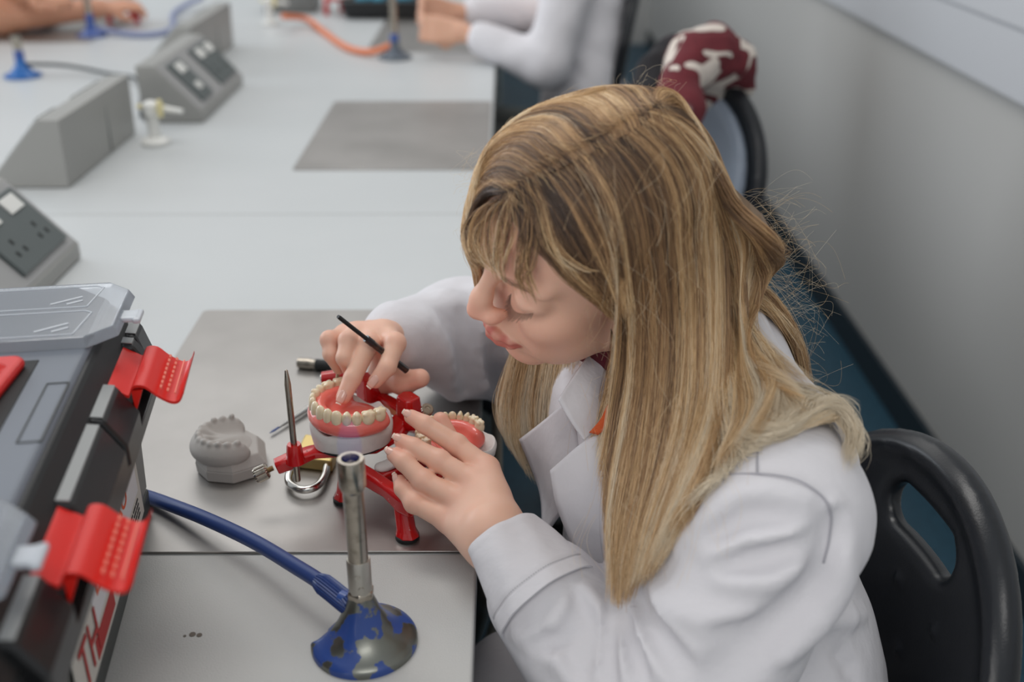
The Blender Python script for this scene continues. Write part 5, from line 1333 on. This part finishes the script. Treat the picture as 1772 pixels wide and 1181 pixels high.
# ================================================================== chairs
m_ch = mat('black_moulded_plastic', rgb(26, 29, 34), .30, bump=(500, .25, .0004))
m_cf = mat('chair_frame_black', rgb(22, 23, 25), .4, .5)
def chair(c, rz, label, cat='chair', m_=None, hgt=.935, hwid=.19, hole_=True):
    """moulded task chair: origin on the floor under the seat; local +x is where the sitter faces"""
    m_ = m_ or m_ch; cz, sz = math.cos(rz), math.sin(rz); R_ = np.array([[cz, -sz, 0], [sz, cz, 0], [0, 0, 1]]); xf = (R_, np.array([c[0], c[1], 0.0]))
    t = thing('task_chair', (c[0], c[1], 0), label, cat, rz=rz)
    B = lambda: MB(xf)
    # back shell: rounded arch outline with a hand hole
    ny, nzv = 44, 48; z0, z1 = .53, hgt
    s = SDF()
    def bsdf_(P):
        P = np.asarray(P, np.float32); y, z, x = P[:, 1], P[:, 2], P[:, 0]
        zc = z1 - hwid * 1.02
        w_ = np.where(z > zc, np.sqrt(np.maximum(y * y + ((z - zc) * .98) ** 2, 1e-9)) - hwid, np.abs(y) - hwid + (zc - z) * .10)
        w_ = np.maximum(w_, z0 - z)
        xs = -.20 - (z - z0) * .16 + .55 * y * y - .02
        d = np.abs(x - xs) - .011 - .006 * np.exp(-((w_ + .012) / .012) ** 2)
        d = smax(d.astype(np.float32), w_.astype(np.float32), .020)
        hy = np.clip(y, -.036, .036); hz = z1 - .072 - 1.1 * (y * y)
        hole = np.sqrt((y - hy) ** 2 + (z - hz) ** 2) - .020
        if not hole_: return d * .8
        d = smax(d, -hole.astype(np.float32), .012)
        for bz in (z1 - .13, z1 - .18, z1 - .23, z1 - .28):
            for by in ((-.07, 0, .07) if int(round((z1 - bz) * 20)) % 2 else (-.105, -.035, .035, .105)):
                hx = -.20 - (bz - z0) * .16 + .55 * by * by - .02 + .0095; d = smin(d, (np.sqrt((x - hx) ** 2 + (y - by) ** 2 + (z - bz) ** 2) - .0062).astype(np.float32), .003)
        return d * .8
    bm_ = relax(snet(bsdf_, (-.34, -.23, z0 - .03), (-.08, .23, z1 + .03), .0042), 1); v = bm_.V @ R_.T + xf[1]; bm_.V = v
    build('backrest', bm_, m_, t, smooth=180)
    ss = SDF()
    sm_ = relax(snet(lambda P: smax(ell_d(P, (-.02, 0, .455), (.25, .235, .05)), (np.asarray(P)[:, 2] - .478 - .9 * np.asarray(P)[:, 1] ** 2).astype(np.float32), .02), (-.3, -.27, .38), (.27, .27, .56), .008), 1); sm_.V = sm_.V @ R_.T + xf[1]
    build('seat', sm_, m_, t, smooth=180)
    build('back_stem', B().tube([(-.05, 0, .42), (-.20, 0, .415), (-.245, 0, .47), (-.25, 0, .60)], .018, 12, flat=.6), m_cf, t)
    build('column', B().lathe([(.032, .09), (.032, .22), (.02, .22), (.02, .43)], (0, 0, 0)), m_cf, t)
    for k in range(5):
        a = 2 * math.pi * k / 5 + .3; d = np.array([math.cos(a), math.sin(a), 0])
        lg = build('leg', B().tube([d * .02 + (0, 0, .10), d * .15 + (0, 0, .085), d * .27 + (0, 0, .07)], [.024, .019, .014], 10), m_cf, t)
        build('castor', B().lathe([(.025, -.012), (.028, -.008), (.028, .008), (.025, .012)], d * .27 + (0, 0, .0285), np.cross(d, (0, 0, 1)), 20), M['black'], lg)
    return t
chair((.12, .74), math.pi + .15, 'black moulded plastic chair with a hand hole, the streaked blonde woman\'s own', hgt=.852, hwid=.19)
c2c = onY(1262, 300, 1.78)
M['sheenpad'] = mat('sky_sheen_blue_grey', rgb(146, 157, 172), .26)  # pale blue-grey stands for sky reflected on the dark chair back
c2x, c2y, c2a = c2c[0] - .245, c2c[1] - .07, math.pi + .80
ch2 = chair((c2x, c2y), c2a, 'empty chair behind the woman, back pad tinted grey with painted sky sheen, patterned coat over it', hgt=.965, hwid=.19, hole_=False)
def padf(P):
    P = np.asarray(P, np.float32); y, z, x = P[:, 1], P[:, 2], P[:, 0]; zc = .95 - .17
    w_ = np.where(z > zc, np.sqrt(np.maximum(y * y + (z - zc) ** 2, 1e-9)) - .155, np.abs(y) - .155); w_ = np.maximum(w_, .56 - z)
    xs = -.20 - (z - .53) * .16 + .55 * y * y - .004; return smax((np.abs(x - xs) - .014).astype(np.float32), w_.astype(np.float32), .02) * .8
pm_ = relax(snet(padf, (-.34, -.2, .52), (-.1, .2, .98), .006), 1); ca_, sa_ = math.cos(c2a), math.sin(c2a)
pm_.V = pm_.V @ np.array([[ca_, -sa_, 0], [sa_, ca_, 0], [0, 0, 1]]).T + np.array([c2x, c2y, 0]); build('back_sheen_pad', pm_, M['sheenpad'], ch2, smooth=180)
# ------------------------------------------------------------------ maroon and white patterned coat, and a black bag, on the second chair
def blobmesh(name, segs, h, nz, m_, par=None, tagv=None):
    s = SDF()
    for a in segs: s.seg(*a, k=.03)
    P0 = np.array([a[0] for a in segs] + [a[1] for a in segs]); r = max(a[2] for a in segs) + .03
    mb = relax(snet(lambda P: s(P) + (nz * noise3(P, 60, 4) + nz * .5 * noise3(P, 140, 6)).astype(np.float32), P0.min(0) - r, P0.max(0) + r, h), 1)
    return build(name, mb, m_, par, smooth=180)
m_fl = bpy.data.materials.new('maroon_white_pattern'); m_fl.use_nodes = True; nt = m_fl.node_tree; pb_ = nt.nodes['Principled BSDF']; pb_.inputs['Roughness'].default_value = .9
tc = nt.nodes.new('ShaderNodeTexCoord'); no = nt.nodes.new('ShaderNodeTexNoise'); no.inputs['Scale'].default_value = 15; no.inputs['Detail'].default_value = 1.5; no.inputs['Distortion'].default_value = .9
rp = nt.nodes.new('ShaderNodeValToRGB'); rp.color_ramp.interpolation = 'EASE'; e = rp.color_ramp.elements
e[0].position = .0; e[0].color = (*rgb(54, 24, 32), 1); e[1].position = .44; e[1].color = (*rgb(104, 36, 44), 1); e2 = e.new(.515); e2.color = (*rgb(92, 32, 40), 1); e3 = e.new(.535); e3.color = (*rgb(214, 204, 194), 1); e4 = e.new(.72); e4.color = (*rgb(206, 196, 188), 1); e5 = e.new(.76); e5.color = (*rgb(70, 30, 38), 1); e4 = e.new(.95); e4.color = (*rgb(220, 212, 204), 1)
nt.links.new(tc.outputs['Object'], no.inputs['Vector']); nt.links.new(no.outputs[0], rp.inputs[0]); nt.links.new(rp.outputs[0], pb_.inputs['Base Color'])
q = lambda x, y, Y: onY(x, y, Y)
o = blobmesh('patterned_coat', [(q(1165, 175, 1.72), q(1200, 100, 1.80), .030, .040), (q(1200, 100, 1.80), q(1235, 75, 1.84), .040, .032), (q(1235, 78, 1.84), q(1275, 110, 1.84), .032, .028), (q(1275, 110, 1.84), q(1292, 150, 1.86), .028, .016), (q(1180, 190, 1.70), q(1150, 250, 1.66), .034, .04), (q(1215, 110, 1.82), q(1220, 200, 1.98), .04, .06), (q(1220, 200, 1.98), q(1215, 330, 2.0), .06, .05)], .006, .004, m_fl)
tag(o, 'maroon coat with a white floral pattern hanging over the empty chair', 'coat')
o = blobmesh('black_bag', [(q(1140, 130, 1.90), q(1165, 95, 1.95), .035, .03), (q(1140, 130, 1.90), q(1130, 190, 1.86), .035, .05), (q(1165, 95, 1.95), q(1185, 110, 1.98), .03, .03), (q(1130, 190, 1.86), q(1130, 300, 1.86), .05, .05)], .007, .003, mat('black_cloth', rgb(26, 24, 28), .9, mottle=(14, rgb(52, 32, 40), .5, .7, 2)))
tag(o, 'black cloth bag beside the patterned coat, behind the woman\'s head', 'bag')

# ================================================================== far seated person (upper edge of the picture)
Y3 = 2.86
fp = thing('person', onY(1010, 150, Y3) * np.array([1, 1, 0]) + np.array([.05, 0, .45]), 'far seated person in a white lab coat at the top edge, head outside the frame', 'person')
Q = lambda x, y, Y: onY(x, y, Y)
hL, hR_ = Q(800, 55, 2.90), Q(790, 22, 3.05)
elL, elR = Q(945, 112, 2.80), Q(930, 25, 3.12)
shL, shR = Q(1000, -75, 2.86), Q(985, -70, 3.20)
pel = Q(1005, 235, 3.0); pel[2] = .50
fc = SDF(); mid = (shL + shR) / 2
fc.seg(pel + (0, -.08, 0), mid + (.03, -.08, -.12), .115, .11, k=.06); fc.seg(pel + (0, .08, 0), mid + (.03, .08, -.12), .115, .11, k=.06)
fc.seg(shL, shR, .06, k=.05)
fc.seg(shL, elL, .062, .060, k=.03); fc.seg(elL, elL * .25 + hL * .75, .060, .045, k=.02); fc.seg(shR, elR, .06, .058, k=.03); fc.seg(elR, elR * .25 + hR_ * .75, .058, .045, k=.02)
fb = SDF(); fb.seg(elL, hL, .03, .024); fb.seg(elR, hR_, .03, .024, k=.001); fb.seg(elL, shL, .035, k=.01); fb.seg(elR, shR, .035, k=.01); fb.seg(shL, shR, .045, k=.02)
hd_c = mid + np.array([-.09, -.02, .21]); fb.seg(mid, mid + (-.03, -.01, .12), .05, .045, k=.02); fb.ell(hd_c, (.088, .072, .095), k=.03); fb.ell(hd_c + (-.04, 0, -.06), (.05, .05, .055), k=.03); fb.seg(hd_c + (-.085, 0, 0), hd_c + (-.105, 0, -.035), .008, .012, k=.01)
fb.seg(mid, pel, .09, k=.03)
def simple_hand(s, w_, tip, side, down, curl=.5):
    ax = tip - w_; L_ = np.linalg.norm(ax); ax /= L_; side = np.asarray(side, float); side -= (side @ ax) * ax; side /= np.linalg.norm(side); dn = np.asarray(down, float); dn -= (dn @ ax) * ax; dn /= np.linalg.norm(dn)
    for i in range(4):
        k_ = w_ + ax * .075 + side * (-.027 + .018 * i); s.seg(w_ + side * (-.014 + .009 * i), k_, .014, .0115, k=.01)
        p1 = k_ + ax * .034 + dn * .012 * curl; p2 = p1 + ax * (.012) + dn * .022 * curl; p3 = p2 - ax * .004 * curl + dn * .018
        s.chain([k_, p1, p2, p3], [.0105, .0095, .0085, .0075], k=.003)
    s.chain([w_ + ax * .02 - side * .02, w_ + ax * .05 - side * .040 + dn * .02, w_ + ax * .078 - side * .034 + dn * .032], [.014, .011, .0085], k=.006)
simple_hand(fb, hL, Q(735, 50, 2.93), (0, .3, 1), (-.2, 1, -.1)); simple_hand(fb, hR_, Q(735, 15, 3.0), (0, .2, 1), (-.2, -1, -.2))
flo = np.minimum(pel, hL) - .2; fhi = np.maximum(shR, shL) + .36
body2 = build('body', relax(snet(fb, (-.32, 2.6, .38), (.42, 3.45, 1.62), .006), 1), m_sk, fp, smooth=180, colors=None)
V_ = np.zeros(len(body2.data.vertices) * 3); body2.data.vertices.foreach_get('co', V_)
a = body2.data.color_attributes.new('Col', 'FLOAT_COLOR', 'POINT'); a.data.foreach_set('color', np.tile(np.array([*rgb(214, 166, 140), 1.0]), len(V_) // 3).astype(np.float32))
co2 = build('lab_coat', relax(snet(lambda P: fc(P) + (.004 * noise3(P, 34, 9) + .002 * noise3(P, 80, 10)).astype(np.float32), (-.2, 2.6, .36), (.45, 3.5, 1.42), .009), 1), m_coat, fp, smooth=180)
hs2 = SDF(); hs2.ell(hd_c + (.02, 0, .02), (.085, .08, .092)); hs2.ell(hd_c + (.06, 0, -.06), (.04, .06, .08), k=.03)
build('hair', relax(snet(lambda P: smax(hs2(P), (-(np.asarray(P)[:, 0] - hd_c[0] + .045) + .5 * np.minimum(0, hd_c[2] + .03 - np.asarray(P)[:, 2])).astype(np.float32), .01), hd_c - .14, hd_c + .15, .006), 1), mat('dark_hair', rgb(58, 42, 34), .6), fp, smooth=180)
t2 = SDF()
for yk in (2.88, 3.12): t2.seg(pel + (0, (yk - 3.0) * .6, 0), (-.06, yk, .53), .09, .075, k=.03); t2.seg((-.06, yk, .53), (.0, yk, .08), .07, .05, k=.03)
build('trousers', snet(t2, (-.2, 2.7, .02), (.5, 3.3, .66), .01), mat('dark_green_grey_cloth', rgb(84, 88, 86), .9), fp, smooth=180)
for yk in (2.88, 3.12): build('shoe', snet(SDF().seg((.0, yk, .045), (-.13, yk, .035), .042, .034), (-.22, yk - .06, -.01), (.08, yk + .06, .11), .008), M['black'], fp, smooth=180)
pc = proj(np.array([pel[0], 3.0, .5]))
chair((pel[0] - .155, 3.02), math.pi, 'dark chair of the far seated person, its back seen edge on', hgt=1.02, hwid=.19)
# things in front of the far person
bx0 = Q(690, 40, 3.12); bx0[2] = BZ + .0012
t = thing('tool_case', onz(660, 48, BZ), 'open black case with bright blue packets, behind the tall burner tube', 'case')
kc = onz(668, 30, BZ + .001)
build('case_shell', MB().prism(rrect(kc[0] - .13, kc[0] + .12, kc[1] - .03, kc[1] + .24, .02), BZ + .0015, BZ + .055, top=rrect(kc[0] - .145, kc[0] + .135, kc[1] - .045, kc[1] + .255, .02)), M['dark'], t, smooth=30, bevel=.003)
for dx, dy, w_ in ((-.07, .03, .028), (-.02, .02, .02), (.055, .04, .036), (.02, .12, .03)):
    build('blue_packet', MB().obox((kc[0] + dx, kc[1] + dy, BZ + .060), (w_, 0, .004), (0, .03, 0), (0, 0, .008)), M['cyanbag'], t, smooth=None, bevel=.004)
def mini_artic(p, label, s=1.0, rz=0.0):
    t = thing('articulator', p, label, 'articulator'); x, y, z = p
    b = MB()
    for dx in (-.04, .04): 
        build('leg', MB().tube([(x + dx * s, y - .03 * s, z), (x + dx * s, y - .025 * s, z + .05 * s)], [.009 * s, .008 * s], 8), M['red'], t)
    build('leg', MB().tube([(x, y + .05 * s, z), (x, y + .045 * s, z + .05 * s)], [.009 * s, .008 * s], 8), M['red'], t)
    rbox(b, [(x - .045 * s, y - .026 * s, z + .05 * s), (x + .045 * s, y - .026 * s, z + .05 * s)], .008 * s, .007 * s); rbox(b, [(x, y - .03 * s, z + .05 * s), (x, y + .055 * s, z + .05 * s)], .008 * s, .007 * s)
    rbox(b, [(x - .05 * s, y + .04 * s, z + .09 * s), (x + .05 * s, y + .04 * s, z + .09 * s)], .007 * s, .007 * s); b.tube([(x, y + .05 * s, z + .05 * s), (x, y + .04 * s, z + .09 * s)], .008 * s, 8)
    build('frame', b, M['red'], t, smooth=30, bevel=.001)
    return t, np.array([x, y, z + .0575 * s])
ta, tp = mini_artic(onz(610, 28, BZ + .0002) + (-.05, .06, 0), 'small red articulator at the top edge left of the black case')
cs = thing('plaster_cast', tp, 'white cast on the far red articulator at the top edge', 'dental cast'); plaster_base('plaster_base', np.array([tp[0] + .02, tp[1] - .02, 0]), np.array([1., 0, 0]), np.array([0, -1., 0]), tp[2] + .0002, tp[2] + .03, .035, .04, M['plaster'], cs)
ta, tp = mini_artic(onz(215, 40, BZ + .0014) + (0, .03, 0), 'red articulator at the top left beside the blue burner', 1.1)
cs = thing('plaster_cast', tp, 'white cast on the red articulator at the top left', 'dental cast'); plaster_base('plaster_base', np.array([tp[0] - .01, tp[1] - .02, 0]), np.array([1., 0, 0]), np.array([0, -1., 0]), tp[2] + .0002, tp[2] + .035, .045, .045, M['plaster'], cs)
# grey box behind the far tap
bq = onz(505, 30, BZ + .0002) + (0, .12, 0); tb2 = thing('storage_box', bq, 'small grey box standing behind the far gas tap', 'box')
build('shell', MB().box(bq[0] - .11, bq[0] + .06, bq[1] - .03, bq[1] + .12, BZ + .0002, BZ + .07), M['bodygrey'], tb2, smooth=None, bevel=.005); build('lid', MB().box(bq[0] - .115, bq[0] + .065, bq[1] - .035, bq[1] + .125, BZ + .07, BZ + .082), M['dark'], tb2, smooth=None, bevel=.004)
# ------------------------------------------------------------------ person across the bench, top left corner (bare forearm and hand)
lp = thing('person', (BL - .35, 3.5, .45), 'person across the bench at the top left, bare forearm over a steel sheet', 'person')
sL = np.array([BL - .25, 3.0, 1.12]); eL = np.array([BL - .06, 2.92, .84]); wL = onz(175, 14, BZ + .06); eV = onz(0, 32, BZ + .05)
sR = sL + (-.03, .36, .02); pl_ = np.array([BL - .38, 3.16, .50])
s = SDF(); s.seg(eV, wL, .044, .030, k=.01); s.seg(sL, eV, .05, .044, k=.02); s.seg(sL, sR, .05, k=.03); md_ = (sL + sR) / 2; s.seg(md_, pl_, .11, .12, k=.05)
s.seg(md_, md_ + (.03, 0, .13), .05, .045, k=.02); hc2 = md_ + np.array([.07, 0, .22]); s.ell(hc2, (.088, .072, .098), k=.03); s.ell(hc2 + (.04, 0, -.06), (.05, .05, .05), k=.03); s.seg(hc2 + (.085, 0, 0), hc2 + (.105, 0, -.035), .008, .012, k=.01)
simple_hand(s, wL, wL + (wL - eV) * .3, (0, 1, .2), (0, 0, -1)); s.seg(sR, sR + (.18, .02, -.22), .05, .042, k=.02)
s.seg(sR + (.18, .02, -.22), sR + (.40, -.10, -.24), .042, .03, k=.02); simple_hand(s, sR + (.40, -.10, -.24), sR + (.5, -.14, -.24), (0, 1, 0), (0, 0, -1))
bmx = relax(snet(s, np.array([BL - .6, 2.75, .36]), np.array([float(wL[0]) + .2, 3.9, 1.55]), .007), 1)
build('body', bmx, m_sk, lp, smooth=180, colors=np.tile(np.array(rgb(206, 152, 124)), (len(bmx.V), 1)))
s2_ = SDF(); s2_.seg(sL, sR, .062); s2_.seg(md_ + (0, -.06, -.08), pl_ + (0, -.05, 0), .12, .13, k=.05); s2_.seg(md_ + (0, .06, -.08), pl_ + (0, .05, 0), .12, .13, k=.05); s2_.seg(sL, sL * .6 + eV * .4, .062, .06, k=.03); s2_.seg(sR, sR + (.09, .01, -.11), .062, .058, k=.03)
build('shirt', relax(snet(lambda P: s2_(P) + (.003 * noise3(P, 40, 2)).astype(np.float32), np.array([BL - .6, 2.75, .34]), np.array([BL + .3, 3.6, 1.3]), .009), 1), mat('pale_grey_shirt', rgb(190, 190, 194), .9), lp, smooth=180)
s3_ = SDF(); s3_.ell(hc2 + (-.02, 0, .02), (.085, .08, .09)); s3_.ell(hc2 + (-.06, 0, -.05), (.04, .06, .08), k=.03)
build('hair', relax(snet(lambda P: smax(s3_(P), (np.asarray(P)[:, 0] - hc2[0] - .045).astype(np.float32), .01), hc2 - .14, hc2 + .15, .006), 1), mat('brown_hair', rgb(84, 60, 44), .6), lp, smooth=180)
s4_ = SDF()
for dy in (-.1, .12): s4_.seg(pl_ + (0, dy * .8, 0), pl_ + (.40, dy, .03), .09, .07, k=.03); s4_.seg(pl_ + (.40, dy, .03), pl_ + (.36, dy, -.42), .065, .05, k=.03)
build('trousers', snet(s4_, pl_ - (.15, .3, .5), pl_ + (.55, .32, .16), .011), M['trouser'], lp, smooth=180)
tL = tag(build('crumpled_tissue', relax(snet(SDF().ell(onz(45, 42, BZ + .02), (.07, .045, .024)).ell(onz(75, 30, BZ + .03), (.05, .05, .028), k=.03), onz(45, 42, BZ + .02) - (.1, .08, .04), onz(75, 30, BZ + .03) + (.1, .1, .06), .006), 1), mat('grey_paper', rgb(188, 186, 192), .8), smooth=180), 'crumpled grey tissue on the steel sheet at the top left', 'tissue')
chair((pl_[0], pl_[1]), 0.0, 'dark chair across the bench under the top left person, outside the frame', hgt=.93)
# ------------------------------------------------------------------ low things beside the bench edge
ga, gb = onz(862, 1050, .42), onz(842, 1000, .62); gc_ = onz(806, 1150, .44)
w0 = MB().tube(cr([ga + (0, .03, .30), ga + (0, .01, .12), onz(862, 1050, .42), onz(850, 1095, .36), onz(835, 1140, .30), onz(815, 1190, .2), onz(800, 1230, .0075)], 40), .0065, 12)
single('cable', w0, mat('cream_cable', rgb(146, 138, 124), .5), 'pale cable hanging in the dark gap beside the front bench corner', 'cable', smooth=180)
w1 = MB().tube(cr([gb + (0, .01, .129), onz(842, 1000, .62), onz(832, 1050, .56), onz(818, 1100, .50), gc_, gc_ + (0, 0, -.436)], 40), .011, 12)
single('pipe', w1, M['tube'], 'grey metal pipe running down beside the front bench corner', 'pipe', smooth=180)
# scalpel-like black marker between the right fingers
ka, kb = onY(585, 548, .862), onY(697, 636, .878); kv = kb - ka
t = thing('black_scraper', ka, 'black and brown flat-ended scraper held between the right index and middle fingers', 'dental tool')
build('blade', MB().tube([ka, ka + kv * .03, ka + kv * .42], [.0030, .0037, .0036], 14, flat=.55), M['black'], t); build('ferrule', MB().tube([ka + kv * .42, ka + kv * .52], .0044, 14, flat=.8), mat('dark_ferrule', rgb(34, 30, 34), .3), t)
build('handle', MB().tube([ka + kv * .52, ka + kv * 1.06], [.0040, .0044], 14, flat=.8), mat('tortoise_brown_plastic', rgb(58, 34, 26), .3, coat=.4, mottle=(160, rgb(24, 22, 22), .45, .55, 3)), t)
